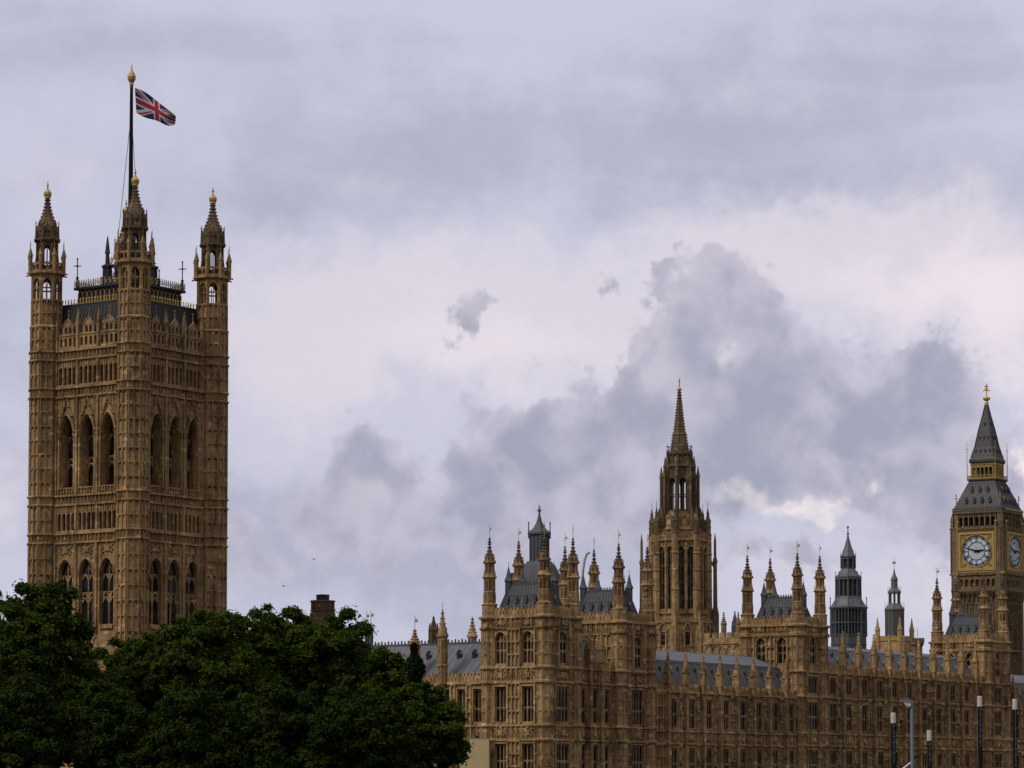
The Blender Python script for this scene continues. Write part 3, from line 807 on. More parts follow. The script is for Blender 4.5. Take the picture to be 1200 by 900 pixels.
LEV = dict(low=(10.0, 15.3, 10.4, 14.7, 0, (.48,)), base=(3.0, 10.0))
def tower(T, u0, u1, v0, v1, zc, st, south, east, roof_top, low_w=3.1):
    """square pavilion tower: corner piers become turrets above the cornice at zc"""
    wall, rel = MB(), MB(); e = .55
    x0, x1, y0, y1 = v0 - T.v, v1 - T.v, u0 - T.u, u1 - T.u
    wallface(T, wall, rel, Fr(0, y0 - e, 0), x0, x1, st, [(c - T.v, w, n) for c, w, n in south])
    wallface(T, wall, rel, Fr(x1 + e, 0, math.pi / 2), y0, y1, st[-2:], [(c - T.u, w, n) for c, w, n in east], depth=.2, bar=.095)
    wallface(T, wall, rel, Fr(x1 + e, 0, math.pi / 2), y0, y1, st[:-2], [(c - T.u, low_w, 4) for c, w, n in east], depth=.2, bar=.095)
    wall.face([(x0 - e, y0 - e, 0), (x0 - e, y1 + e, 0), (x0 - e, y1 + e, zc - T.z), (x0 - e, y0 - e, zc - T.z)])
    wall.face([(x0 - e, y1 + e, 0), (x1 + e, y1 + e, 0), (x1 + e, y1 + e, zc - T.z), (x0 - e, y1 + e, zc - T.z)])
    wall.box(x0 - e + .1, x1 + e - .1, y0 - e + .1, y1 + e - .1, zc - T.z - .3, zc - T.z - .1)
    for cx in (x0, x1):
        for cy in (y0, y1):
            wall.lathe(cx, cy, [(1.05, 0), (1.05, zc - T.z)])
            for i in range(8):
                F = octF(cx, cy, 1.05, i); hw = 1.05 * math.tan(math.pi / 8)
                zz = [s_[0] for s_ in st] + [zc]
                for za, zb in zip(zz[:-1], zz[1:]):
                    if zb - za > 1: panels(rel, F, -hw + .05, hw - .05, za - T.z + .15, zb - T.z - .1, 1, max(1, round((zb - za) / 1.8)), .1, .1)
    for z in [s_[0] for s_ in st][1:] + [zc - 1.5, zc]:
        p = .3 if z < zc - 1 else .42; z -= T.z
        wall.box(x0 - e - p * .8, x1 + e + p * .8, y0 - e - p * .8, y1 + e + p * .8, z - .13, z + .15)
        for cx in (x0, x1):
            for cy in (y0, y1): wall.lathe(cx, cy, [(1.05, z - .28), (1.05 + p, z - .12), (1.05 + p, z + .14), (1.05, z + .28)])
    for F, a, b in ((Fr(0, y0 - e, 0), x0, x1), (Fr(x1 + e, 0, math.pi / 2), y0, y1)):
        n = round((b - a) / .7)
        for i in range(n): c = a + (i + .5) * (b - a) / n; rel.bead(*F(c, zc - T.z - .75, .05), .2, .3)
    pa = MB()
    for F, a, b in ((Fr(0, y0 - e, 0), x0, x1), (Fr(x1 + e, 0, math.pi / 2), y0, y1), (Fr(0, y1 + e, math.pi), -x1, -x0), (Fr(x0 - e, 0, -math.pi / 2), -y1, -y0)):
        parapet(pa, F, a, b, zc - T.z + .15, zc - T.z + 1.5)
    T.part('wall', wall, HS); T.part('stonework_relief', rel, HS); T.part('parapet', pa, HS)
    r = MB(); zb, zt = zc - T.z, roof_top - T.z; i1, i2 = .5, 1.9
    r.frust(x0 + i1, x1 - i1, y0 + i1, y1 - i1, zb, x0 + i2, x1 - i2, y0 + i2, y1 - i2, zt)
    cxm, cym = (x0 + x1) / 2, (y0 + y1) / 2
    for F, hs, d0 in ((Fr(cxm, cym, 0), (x1 - x0) / 2, (y1 - y0) / 2), (Fr(cxm, cym, math.pi / 2), (y1 - y0) / 2, (x1 - x0) / 2)):
        n = round(hs * 2 / .85)
        for k in range(1, n):
            x = -1 + 2 * k / n; r.bar(F(x * (hs - i1), zb, d0 - i1 + .02), F(x * (hs - i2), zt, d0 - i2 + .02), .045)
        for k in (.35, .68): r.bar(F(-(hs - i1 - (i2 - i1) * k), zb + (zt - zb) * k, d0 - i1 - (i2 - i1) * k + .02), F(hs - i1 - (i2 - i1) * k, zb + (zt - zb) * k, d0 - i1 - (i2 - i1) * k + .02), .04)
    rf = T.part('roof', r, 'lead')
    c = MB()
    for F, hs, d0 in [(Fr(cxm, cym, q * math.pi / 2), ((x1 - x0) if q % 2 == 0 else (y1 - y0)) / 2 - i2, ((y1 - y0) if q % 2 == 0 else (x1 - x0)) / 2 - i2) for q in range(4)]:
        c.fbox(F, -hs, hs, zt, zt + .25, d0 - .1, d0 + .03); n = round(hs * 2 / .45)
        for k in range(n + 1): x = -hs + 2 * hs * k / n; c.fbox(F, x - .09, x + .09, zt + .2, zt + .6, d0 - .08, d0 - .0)
    T.part('cresting', c, 'dark_lead', rf)
    for F, hs, d0 in ((Fr(cxm, cym, 0), (x1 - x0) / 2, (y1 - y0) / 2), (Fr(cxm, cym, math.pi / 2), (y1 - y0) / 2, (x1 - x0) / 2)):
        for x in ((-hs * .5, -hs*.17, hs*.17, hs * .5) if hs > 4 else (-hs * .22, hs * .22)):
            d = MB(); z = zb + (zt - zb) * .45; dd = d0 - i1 - (i2 - i1) * .45
            d.fbox(F, x - .22, x + .22, z - .05, z + .5, dd - .4, dd + .25); d.face([F(x - .35, z + .5, dd + .3), F(x + .35, z + .5, dd + .3), F(x, z + 1.05, dd + .3)])
            d.face([F(x - .35, z + .5, dd + .3), F(x, z + 1.05, dd + .3), F(x, z + 1.05, dd - .6)]); d.face([F(x + .35, z + .5, dd + .3), F(x, z + 1.05, dd + .3), F(x, z + 1.05, dd - .6)])
            T.part('roof_vent', d, 'dark_lead', rf)
    for sx, sy in ((-1, -1), (-1, 1), (1, 1)):
        s_ = MB(); px_, py_ = cxm + sx * ((x1 - x0) / 2 - i2), cym + sy * ((y1 - y0) / 2 - i2)
        s_.lathe(px_, py_, [(.42, zt - 1.5), (.42, zt + .5), (.55, zt + .6), (.32, zt + 1.2), (.05, zt + 2.6)], 6); s_.bar((px_, py_, zt + 2.5), (px_, py_, zt + 3.3), .04)
        T.part('roof_pinnacle', s_, 'dark_lead', rf)
    for u in (u0, u1):
        for v in (v0, v1): put_turret(T, u, v, zc, True, random.uniform(-.9, .6))

def pitched(m, T, u0, u1, prof, gap=1.0):   # roof running along u: prof = [(v, z)...] from the eaves inwards
    P = [(v - T.v, z - T.z) for v, z in prof]; a, b = u0 - T.u, u1 - T.u
    for (v0, z0), (v1, z1) in zip(P[:-1], P[1:]):
        m.face([(v0, a, z0), (v0, b, z0), (v1, b, z1), (v1, a, z1)])
        n = int((b - a) / gap)
        for k in range(n + 1): y = a + (b - a) * k / n; m.bar((v0, y, z0), (v1, y, z1), .05)
        m.bar((v1, a, z1), (v1, b, z1), .09)
    for y in (a, b): m.face([(v, y, z) for v, z in P] + [(P[-1][0], y, P[0][1])])

def pinnacle_mesh(h0, h1, w, mt, vane=True):
    m = MB(); z2 = h0 * .56
    m.box(-w, w, -w, w, 0, z2)
    for q in range(4):
        F = Fr(0, 0, q * math.pi / 2); m.fbox(F, -w * 1.15, -w * .75, 0, z2, w - .05, w + .08); m.fbox(F, w * .75, w * 1.15, 0, z2, w - .05, w + .08); m.fbox(F, -w, w, z2 - .12, z2 + .06, w - .05, w + .14)
        m.face([F(-w, z2, w + .1), F(w, z2, w + .1), F(0, z2 + w * 2.4, w + .1)]); m.bead(*F(0, z2 + w * 2.4, w + .05), .1)
    spire_prof(m, 0, 0, [(w * .95, z2), (w * .55, z2 + (h1 - z2) * .4), (.07, h1 - .25)], 4, 5, .12)
    m.lathe(0, 0, [(.06, h1 - .35), (.2, h1 - .2), (.06, h1)], 6)
    return m.mesh('pinnacle', [mt])
PIN_WING = pinnacle_mesh(3.4, 4.7, .44, HS); PIN_CEN = pinnacle_mesh(4.2, 5.6, .44, HS)
def buttress_mesh(z0, z1, w, d, bands):
    m = MB(); F = Fr(0, 0, 0)
    m.fbox(F, -w, w, z0, z1, -.1, d)
    m.fbox(F, -w - .12, w + .12, z0, z0 + 4, -.1, d + .12)
    for z in bands:
        m.fbox(F, -w - .16, w + .16, z - .12, z + .14, -.1, d + .18)
    zz = [z0 + 4] + list(bands) + [z1]
    for a, b in zip(zz[:-1], zz[1:]):
        if b - a > 1: panels(m, Fr(0, -d, 0), -w + .08, w - .08, a + .15, b - .15, 1, max(1, round((b - a) / 1.8)), .1, .09)
    return m
def range_front(T, v, us_but, cols, st, ztop, zpar, pin, u0, u1, roofprof, vent=True):
    wall, rel, pa = MB(), MB(), MB(); F = Fr(v - T.v, 0, math.pi / 2)
    wallface(T, wall, rel, F, u0 - T.u, u1 - T.u, st, [(c - T.u, w, n) for c, w, n in cols], depth=.15, bar=.085)
    for z in [s_[0] for s_ in st][1:] + [ztop]:
        wall.fbox(F, u0 - T.u, u1 - T.u, z - T.z - .12, z - T.z + .14, -.1, .3)
    parapet(pa, F, u0 - T.u, u1 - T.u, ztop - T.z + .14, zpar - T.z)
    wall.face([(v - T.v, u0 - T.u, ztop - T.z), (v - T.v, u1 - T.u, ztop - T.z), (v - 13 - T.v, u1 - T.u, ztop - T.z), (v - 13 - T.v, u0 - T.u, ztop - T.z)])
    T.part('wall', wall, HS); T.part('stonework_relief', rel, HS); T.part('parapet', pa, HS)
    bm = buttress_mesh(0, zpar - T.z - .2, .38, .6, [s_[0] - T.z for s_ in st][1:] + [ztop - T.z]).mesh('buttress', [HS])
    for u in us_but:
        o = T.part('buttress', bm, [], loc=(v - T.v, u - T.u, 0), ang=math.pi / 2)
        T.part('pinnacle', pin, [], parent=o, loc=(0, -.3, zpar - T.z - .2))
    sm_ = MB(); sm_.lathe(0, 0, [(.2, 0), (.24, .2), (.16, 1.0), (.2, 1.2), (.08, 1.35), (.12, 1.5), (.04, 1.62)], 6); sm_.box(-.35, .35, -.3, .3, -.3, 0); sm_.lathe(0, 0, [(.26, 1.95), (.26, 2.1), (.08, 2.5), (.03, 2.8)], 6)
    sme_ = sm_.mesh('niche_statue', ['statue_stone'])
    for k, (c, w, n) in enumerate(cols):
        for st_ in st:
            if len(st_) > 2 and st_[1] - st_[0] > 5 and random.random() < .55: T.part('niche_statue', sme_, [], loc=(v + .15 - T.v, c + w / 2 + .75 - T.u, (st_[2] + st_[3]) / 2 - T.z + .2 + .5 * math.sin(k * 2.3)))
    r = MB(); k_ = 2 if roofprof[1][1] < roofprof[2][1] and len(roofprof) > 3 else 1
    pitched(r, T, u0, u1, roofprof[:k_ + 1] + [(roofprof[k_][0] - .05, roofprof[k_][1])] if k_ == 1 else roofprof[:3], 1.1); rf = T.part('roof', r, 'lead')
    r2 = MB(); pitched(r2, T, u0, u1, roofprof[k_:], .8); T.part('upper_roof', r2, 'pale_lead', rf)
    (va, za), (vb, zb) = roofprof[0], roofprof[1]
    dm = MB()
    dm.box(-.32, .02, -.3, .3, 0, .55); dm.face([(.05, -.42, .5), (.05, .42, .5), (.05, 0, 1.15)]); dm.face([(.05, -.42, .5), (.05, 0, 1.15), (-.6, 0, 1.15)]); dm.face([(.05, .42, .5), (.05, 0, 1.15), (-.6, 0, 1.15)])
    dm.bar((0, 0, 1.1), (0, 0, 1.7), .05)
    dme = dm.mesh('roof_vent', ['dark_lead']); t = .28; t2 = .62
    sm = MB(); sm.box(-.3, .06, -.16, .16, 0, .5); sm.bead(0, 0, .62, .2, .22); sme = sm.mesh('roof_vent', ['black_iron'])
    for c, w, n in cols:
        T.part('roof_vent', dme, [], parent=rf, loc=(va + (vb - va) * t - T.v, c + .4 - T.u, za + (zb - za) * t - T.z))
        T.part('roof_vent', sme, [], parent=rf, loc=(va + (vb - va) * t2 - T.v, c + .1 - T.u, za + (zb - za) * t2 - T.z))
    return rf

# ---- south end pavilion: two towers and the link between them
ST_P = [(3, 10.0), (10.0, 15.4, 10.4, 14.9, 0, (.48,)), (15.4, 17.4), (17.4, 23.4, 17.8, 22.8, 0, (.42,)), (23.4, 25.4), (25.4, 30.9, 25.9, 30.3, 1.1, (.44,)), (30.9, 32.4)]
T = Thing('end_pavilion', 'honey stone palace pavilion of two square towers with eight crocketed turrets, nearest the trees', 'building', -4, 87, 3)
tower(T, -16.4, -9.3, 82.2, 91.45, 32.4, ST_P, [(84.5, 1.9, 3), (89.1, 1.9, 3)], [(-12.9, 2.3, 3)], 37.0)
tower(T, 2.4, 10.0, 82.2, 91.45, 32.4, ST_P, [], [(6.2, 2.3, 3)], 37.0)
wl, rl, pa = MB(), MB(), MB()
F = Fr(91.2 - T.v, 0, math.pi / 2)
wallface(T, wl, rl, F, -8.6 - T.u, 1.6 - T.u, ST_P[:5], [(c - T.u, 1.5, 2) for c in (-6.7, -3.7, -.7)], depth=.2, bar=.09)
for z in (10, 15.4, 17.4, 23.4, 25.4): wl.fbox(F, -8.6 - T.u, 1.6 - T.u, z - T.z - .12, z - T.z + .14, -.1, .28)
wl.face([(91.2 - T.v, -8.6 - T.u, 22.4), (91.2 - T.v, 1.6 - T.u, 22.4), (82 - T.v, 1.6 - T.u, 22.4), (82 - T.v, -8.6 - T.u, 22.4)])
parapet(pa, F, -8.4 - T.u, 1.5 - T.u, 25.5 - T.z, 26.8 - T.z)
T.part('wall', wl, HS); T.part('stonework_relief', rl, HS); T.part('parapet', pa, HS)
bm = buttress_mesh(0, 23.4, .3, .55, [7, 12.4, 14.4, 20.4, 22.4]).mesh('buttress', [HS])
for u in (-5.2, -2.2): T.part('pinnacle', PIN_WING, [], parent=T.part('buttress', bm, [], loc=(91.2 - T.v, u - T.u, 0), ang=math.pi / 2), loc=(0, -.25, 23.4))
r = MB(); pitched(r, T, -8.7, 1.8, [(90.6, 25.6), (87.2, 29.8), (84.0, 31.8)], 1.0)
T.part('roof', r, 'lead')
# oriel frames under the top east windows
for u in (-12.9, 6.2):
    o = MB(); F = Fr(91.45 + .55 - T.v, u - T.u, math.pi / 2)
    for s_ in (-1, 1):
        o.fbox(F, s_ * 1.45 - .16, s_ * 1.45 + .16, 22.2, 28.6, -.02, .5); o.bar(F(s_ * 1.45, 28.5, .25), F(s_ * 1.45, 29.6, .25), .18, 4, .04)
        for k in range(4): o.bead(*F(s_ * 1.45, 22.6 + k * .5, .5), .22, .2)
    o.fbox(F, -1.6, 1.6, 22.1, 22.7, -.02, .55)
    for k in range(9): o.bead(*F(-1.4 + k * .35, 22.35, .55), .2, .28)
    T.part('balcony', o, HS)

# ---- wing between the pavilion and the centre
ST_W = [(3, 10.0), (10.0, 15.3, 10.4, 14.7, 0, (.48,)), (15.3, 17.1), (17.1, 22.7, 17.5, 21.9, 0, (.5,))]
T = Thing('palace_wing', 'lower two storey palace wing with buttresses and grey lead roof between the turreted towers', 'building', 31.5, 85, 3)
wc = [16.4 + 4.87 * k for k in range(8)]
range_front(T, 91.6, [c - 1.6 for c in wc] , [(c + .12, 2.2, 3) for c in wc], ST_W, 22.8, 24.1, PIN_WING, 11.1, 52.6, [(90.7, 23.6), (88.6, 27.4), (88.4, 27.6), (83.5, 29.4)])
# ---- centre block
ST_C = [(3, 10.0), (10.0, 15.5, 10.4, 14.8, 0, (.48,)), (15.5, 17.4), (17.4, 23.1, 17.9, 22.2, 0, (.5,)), (23.1, 27.0, 23.6, 26.3, 0, ())]
T = Thing('centre_range', 'three storey palace range with pinnacled buttresses, behind the lamp post and black piles', 'building', 89, 85, 3)
wc = [63.9 + 5.16 * k for k in range(11)]
range_front(T, 91.6, [67.1 + 5.16 * k for k in range(10)], [(c + .1, 2.15, 3) for c in wc], ST_C, 27.0, 28.4, PIN_CEN, 61.6, 117.2, [(90.7, 27.8), (87.6, 31.1), (84, 31.9)])
ST_T = ST_C + [(27.0, 32.9, 28.2, 32.3, 1.1, (.44,)), (32.9, 34.2)]
T = Thing('turreted_tower', 'square stone tower with four turrets midway along the river front, right of the spire', 'tower', 57, 87, 3)
tower(T, 53.5, 60.6, 82.4, 91.45, 34.2, ST_T, [(85.1, 1.6, 2), (88.9, 1.6, 2)], [(57.0, 2.0, 2)], 38.6)
T = Thing('turreted_tower', 'square turreted stone tower standing directly in front of the gold-faced clock tower', 'tower', 121.6, 87, 3)
tower(T, 118.0, 125.2, 82.4, 91.45, 34.2, ST_T, [(85.1, 1.6, 2), (88.9, 1.6, 2)], [(121.6, 2.0, 2)], 38.6)
T = Thing('far_wing', 'far end of the palace river front at the right edge, beyond the second turreted tower', 'building', 150, 85, 3)
wc = [129.6 + 4.87 * k for k in range(9)]
range_front(T, 91.6, [c - 1.6 for c in wc], [(c + .12, 2.2, 3) for c in wc], ST_W, 22.8, 24.1, PIN_WING, 126.2, 172, [(90.7, 23.6), (88.6, 27.4), (88.4, 27.6), (83.5, 29.4)])

# ---- south range, running back from the pavilion towards the great tower
T = Thing('south_range', 'honey stone palace range with slate grey roof half hidden behind the trees', 'building', -12, 62, 3)
wl, rl, pa = MB(), MB(), MB(); F = Fr(0, -16.2 - T.u, 0)
cols = [(80.0 - 2.75 * k - T.v, 1.35, 2) for k in range(17)]
wallface(T, wl, rl, F, 30 - T.v, 81.5 - T.v, [(3, 10.0), (10.0, 15.4, 10.4, 14.9, 0, (.48,)), (15.4, 17.4), (17.4, 23.4, 17.9, 22.6, 0, (.42,))], cols)
for z in (10, 15.4, 17.4, 23.4): wl.fbox(F, 30 - T.v, 81.5 - T.v, z - T.z - .12, z - T.z + .14, -.1, .3)
parapet(pa, F, 30 - T.v, 81.5 - T.v, 23.5 - T.z, 24.9 - T.z)
wl.box(30 - T.v, 81.5 - T.v, -15.6 - T.u, -2 - T.u, 20, 20.3)
T.part('wall', wl, HS); T.part('stonework_relief', rl, HS); T.part('parapet', pa, HS)
r = MB(); za, zb = 24.4 - T.z, 29.3 - T.z; ya, yb = -15.2 - T.u, -10.2 - T.u
r.face([(30 - T.v, ya, za), (81.4 - T.v, ya, za), (81.4 - T.v, yb, zb), (30 - T.v, yb, zb)]); r.face([(30 - T.v, yb, zb), (81.4 - T.v, yb, zb), (81.4 - T.v, yb + 6, za), (30 - T.v, yb + 6, za)])
for k in range(48): x = 30.6 + k * 1.06 - T.v; r.bar((x, ya, za), (x, yb, zb), .06)
rf = T.part('roof', r, 'pale_lead')
c = MB(); prof = [(30 - T.v, zb - .1)]
prof += [(81.4 - T.v, zb - .1), (81.4 - T.v, zb + .25)]
for k in reversed(range(85)):
    x = 30.4 + k * .6 - T.v; h_ = zb + .62 + .12 * (k % 2); prof += [(x + .12, zb + .25), (x + .08, h_), (x - .08, h_), (x - .12, zb + .25)]
prof.append((30 - T.v, zb + .25)); n_ = len(prof)
c.idx([(a, yb - .07, z) for a, z in prof] + [(a, yb + .07, z) for a, z in prof], [tuple(range(n_)), tuple(range(2 * n_ - 1, n_ - 1, -1))] + [(i, n_ + i, n_ + (i + 1) % n_, (i + 1) % n_) for i in range(n_)])
T.part('cresting', c, 'dark_lead', rf)
dm = MB(); dm.box(-.3, .3, -.05, .5, 0, .6); dm.face([(-.42, -.1, .55), (.42, -.1, .55), (0, -.1, 1.25)]); dm.face([(-.42, -.1, .55), (0, -.1, 1.25), (0, .8, 1.25)]); dm.face([(.42, -.1, .55), (0, -.1, 1.25), (0, .8, 1.25)])
dme = dm.mesh('roof_vent', ['black_iron'])
for k in range(10):
    T.part('roof_vent', dme, [], parent=rf, loc=(79.4 - k * 2.7 - T.v, ya + (yb - ya) * .55, za + (zb - za) * .55))
# turrets on its front: slender octagons with crocketed caps
tm = MB(); tm.lathe(0, 0, [(.62, 0), (.62, 27.0)]); tm.lathe(0, 0, [(.62, 26.8), (.8, 27.05), (.8, 27.3), (.62, 27.4)]); spire_prof(tm, 0, 0, [(.66, 27.2), (.62, 27.8), (.36, 28.8), (.14, 30.2), (.08, 30.9)], 8, 5, .13); tm.bar((0, 0, 30.8), (0, 0, 32.0), .04)
for z in (7, 12.4, 14.4, 20.4, 23): tm.lathe(0, 0, [(.62, z - .2), (.8, z - .1), (.8, z + .12), (.62, z + .2)])
for i in range(8): panels(tm, octF(0, 0, .62, i), -.2, .2, 20.6, 26.7, 1, 4, .08, .08)
tme = tm.mesh('turret', [HS])
for v in (74.0,): T.part('turret', tme, [], loc=(v - T.v, -16.3 - T.u, 0))

# ================================================================== CENTRAL SPIRE
def central_tower():
    SS = 'sooty_stone'
    T = Thing('spire_tower', 'tall octagonal stone tower with open lantern and slender crocketed spire at the centre', 'tower', 135.1, 19.0, 3)
    T.e.location.x += 0.0
    Z = lambda z: z - 3
    w, rel, dk = MB(), MB(), MB(); A = 5.0; hw = A * math.tan(math.pi / 8)
    w.lathe(0, 0, [(6.6, 0), (6.6, Z(30)), (5.9, Z(32)), (5.9, Z(40.3)), (A, Z(41.2))])
    for i in range(8):
        F = octF(0, 0, 5.9, i); h2 = 5.9 * math.tan(math.pi / 8)
        for k in range(6): rel.fbox(F, -h2, h2, Z(33.5 + k * 1.1), Z(33.75 + k * 1.1), -.05, .1)
        dk.fbox(F, -.5, .5, Z(35.9), Z(38.4), .02, .1); rel.fbox(F, -.8, -.5, Z(35.6), Z(38.6), -.02, .3); rel.fbox(F, .5, .8, Z(35.6), Z(38.6), -.02, .3)
        rel.bar(F(-.95, Z(38.6), .2), F(0, Z(40.4), .2), .2); rel.bar(F(.95, Z(38.6), .2), F(0, Z(40.4), .2), .2); rel.bead(*F(0, Z(40.6), .2), .25, .35)
        rel.fbox(F, -h2, h2, Z(40.2), Z(40.6), -.05, .25)
        # tall two-window storey
        F = octF(0, 0, A, i)
        facade(w, F, -hw, hw, Z(41), Z(55.9), [(-1.62, -.3, Z(42.8), Z(54.6), .8), (.3, 1.62, Z(42.8), Z(54.6), .8)], .4)
        for c in (-.96, .96):
            window(T, F, c - .66, c + .66, Z(42.8), Z(54.6), .8, 2, (.18, .44, .7), .4, .12, SS)
            hood(rel, F, c - .72, c + .72, Z(53.8), Z(54.75), .1, .08)
        for x in (-hw + .2, 0, hw - .2): rel.fbox(F, x - .13, x + .13, Z(41.2), Z(55.6), -.02, .22)
        rel.fbox(F, -hw, hw, Z(41.9), Z(42.3), -.02, .3); rel.fbox(F, -hw, hw, Z(40.9), Z(41.15), -.02, .5)
        panels(rel, F, -hw + .2, hw - .2, Z(55.0), Z(55.9), 6, 1, .1, .1)
        # parapet
        rel.fbox(F, -hw - .1, hw + .1, Z(55.8), Z(56.15), -.3, .35)
        for k in range(9): x = -hw + .2 + k * (2 * hw - .4) / 8; rel.fbox(F, x - .12, x + .12, Z(56.1), Z(57.2 + .3 * (k % 2)), .0, .25)
        rel.fbox(F, -hw, hw, Z(56.7), Z(56.9), .02, .2)
        # corner buttresses
        an = math.pi / 8 + i * math.pi / 4; c, s_ = math.cos(an), math.sin(an); r = A / math.cos(math.pi / 8)
        b = MB()
        b.lathe(r * c, r * s_, [(.85, 0), (.85, Z(40)), (.7, Z(41.5)), (.62, Z(57)), (.7, Z(57.1))], 8)
        b.lathe((r + .9) * c, (r + .9) * s_, [(.7, 0), (.7, Z(37)), (.55, Z(39.5)), (.3, Z(41)), (.05, Z(42.5))], 4)
        for z in (46.5, 50.2, 53.4): b.lathe(r * c, r * s_, [(.64, Z(z - .15)), (.8, Z(z)), (.64, Z(z + .2))], 8)
        o = T.part('buttress', b, 'tower_stone')
        p = MB(); spire_prof(p, r * c, r * s_, [(.5, Z(56.8)), (.46, Z(59.4)), (.55, Z(59.5)), (.3, Z(60.4)), (.06, Z(62.2))], 6, 4, .11)
        spire_prof(p, (r - 1.4) * c, (r - 1.4) * s_, [(.35, Z(56.8)), (.33, Z(60)), (.05, Z(62.4))], 4, 3, .1)
        p.bar((r * c, r * s_, Z(62)), (r * c, r * s_, Z(63.4)), .05)
        T.part('pinnacle', p, SS, o)
    # stepped octagonal roof stage below the lantern
    w.lathe(0, 0, [(5.0, Z(55.9)), (4.3, Z(56.4)), (4.0, Z(58)), (3.4, Z(58.6)), (3.3, Z(60.5)), (2.75, Z(61.2)), (2.7, Z(61.6))])
    for i in range(8):
        F = octF(0, 0, 3.35, i); rel.fbox(F, -.42, .42, Z(58.4), Z(60), 0, .28); rel.bar(F(-.6, Z(59.8), .25), F(0, Z(61.2), .25), .12); rel.bar(F(.6, Z(59.8), .25), F(0, Z(61.2), .25), .12)
        F = octF(0, 0, 4.05, i); panels(rel, F, -1.5, 1.5, Z(56.6), Z(58), 5, 1, .12, .12)
    # lantern (open)
    l = MB(); a = 2.55; h3 = a * math.tan(math.pi / 8)
    for i in range(8):
        F = octF(0, 0, a, i)
        facade(l, F, -h3, h3, Z(61.2), Z(70.2), [(-.68, .68, Z(61.9), Z(67.8), 1.0)], .5)
        l.fbox(F, -.08, .08, Z(61.9), Z(67.3), -.3, -.1); l.fbox(F, -.68, .68, Z(64.6), Z(64.8), -.3, -.1)
        hood(l, F, -.74, .74, Z(66.8), Z(68), .09, .08); panels(l, F, -h3 + .1, h3 - .1, Z(68.5), Z(70), 4, 1, .1, .1)
        an = math.pi / 8 + i * math.pi / 4; c, s_ = math.cos(an), math.sin(an); r = a / math.cos(math.pi / 8)
        l.lathe(r * c, r * s_, [(.28, Z(61)), (.26, Z(70)), (.32, Z(70.1)), (.05, Z(72.2))], 4)
        # flying shafts
        R2 = 3.55
        l.lathe(R2 * c, R2 * s_, [(.25, Z(57)), (.22, Z(68)), (.3, Z(68.1)), (.04, Z(70.3))], 4)
        for z in (63, 66.8): l.bar((R2 * c, R2 * s_, Z(z)), (r * c, r * s_, Z(z + 1.1)), .13)
    l.lathe(0, 0, [(2.55, Z(69.9)), (2.85, Z(70.1)), (2.85, Z(70.4)), (2.3, Z(70.6)), (2.15, Z(72.6)), (2.3, Z(72.8)), (1.8, Z(73.1))])
    for i in range(8):
        F = octF(0, 0, 2.25, i); panels(l, F, -.85, .85, Z(70.6), Z(72.6), 2, 1, .12, .12); l.face([F(-.8, Z(72.5), .2), F(.8, Z(72.5), .2), F(0, Z(74), .2)]); l.bead(*F(0, Z(74.1), .15), .2, .3)
    sp = MB(); spire_prof(sp, 0, 0, [(1.75, Z(72.9)), (1.35, Z(75.3)), (1.25, Z(76.3)), (1.3, Z(76.5)), (1.05, Z(76.8)), (.7, Z(79.8)), (.28, Z(84.2)), (.2, Z(84.9))], 8, 22, .16)
    fin = MB(); fin.lathe(0, 0, [(.18, Z(84.7)), (.45, Z(85.1)), (.2, Z(85.5)), (.1, Z(85.7)), (.09, Z(86.6)), (.2, Z(86.7)), (.05, Z(87.3))], 8)
    T.part('wall', w, 'tower_stone'); T.part('stonework_relief', rel, 'tower_stone'); T.part('lower_window', dk, 'glass'); o = T.part('lantern', l, SS); o = T.part('spire', sp, SS); T.part('finial', fin, 'dull_gold', o)
    # one flying buttress shaft standing free at the north-east angle
    for i, off in ((2, 1.35), (6, 2.0), (4, 1.6)):
        b = MB(); an = -math.pi / 2 + math.pi / 8 + i * math.pi / 4
        c, s_ = math.cos(an), math.sin(an); r = A / math.cos(math.pi / 8); R2 = r + off
        b.lathe(R2 * c, R2 * s_, [(.6, 0), (.6, Z(42)), (.36, Z(43.5)), (.3, Z(51.6)), (.42, Z(51.8)), (.36, Z(52.4)), (.22, Z(52.8)), (.2, Z(56)), (.05, Z(57.4))], 6)
        b.bar((R2 * c, R2 * s_, Z(50.6)), (r * c, r * s_, Z(53.0)), .22); b.bar((R2 * c, R2 * s_, Z(41.5)), (r * c, r * s_, Z(44)), .28)
        T.part('flying_buttress', b, SS)
    return T
central_tower()

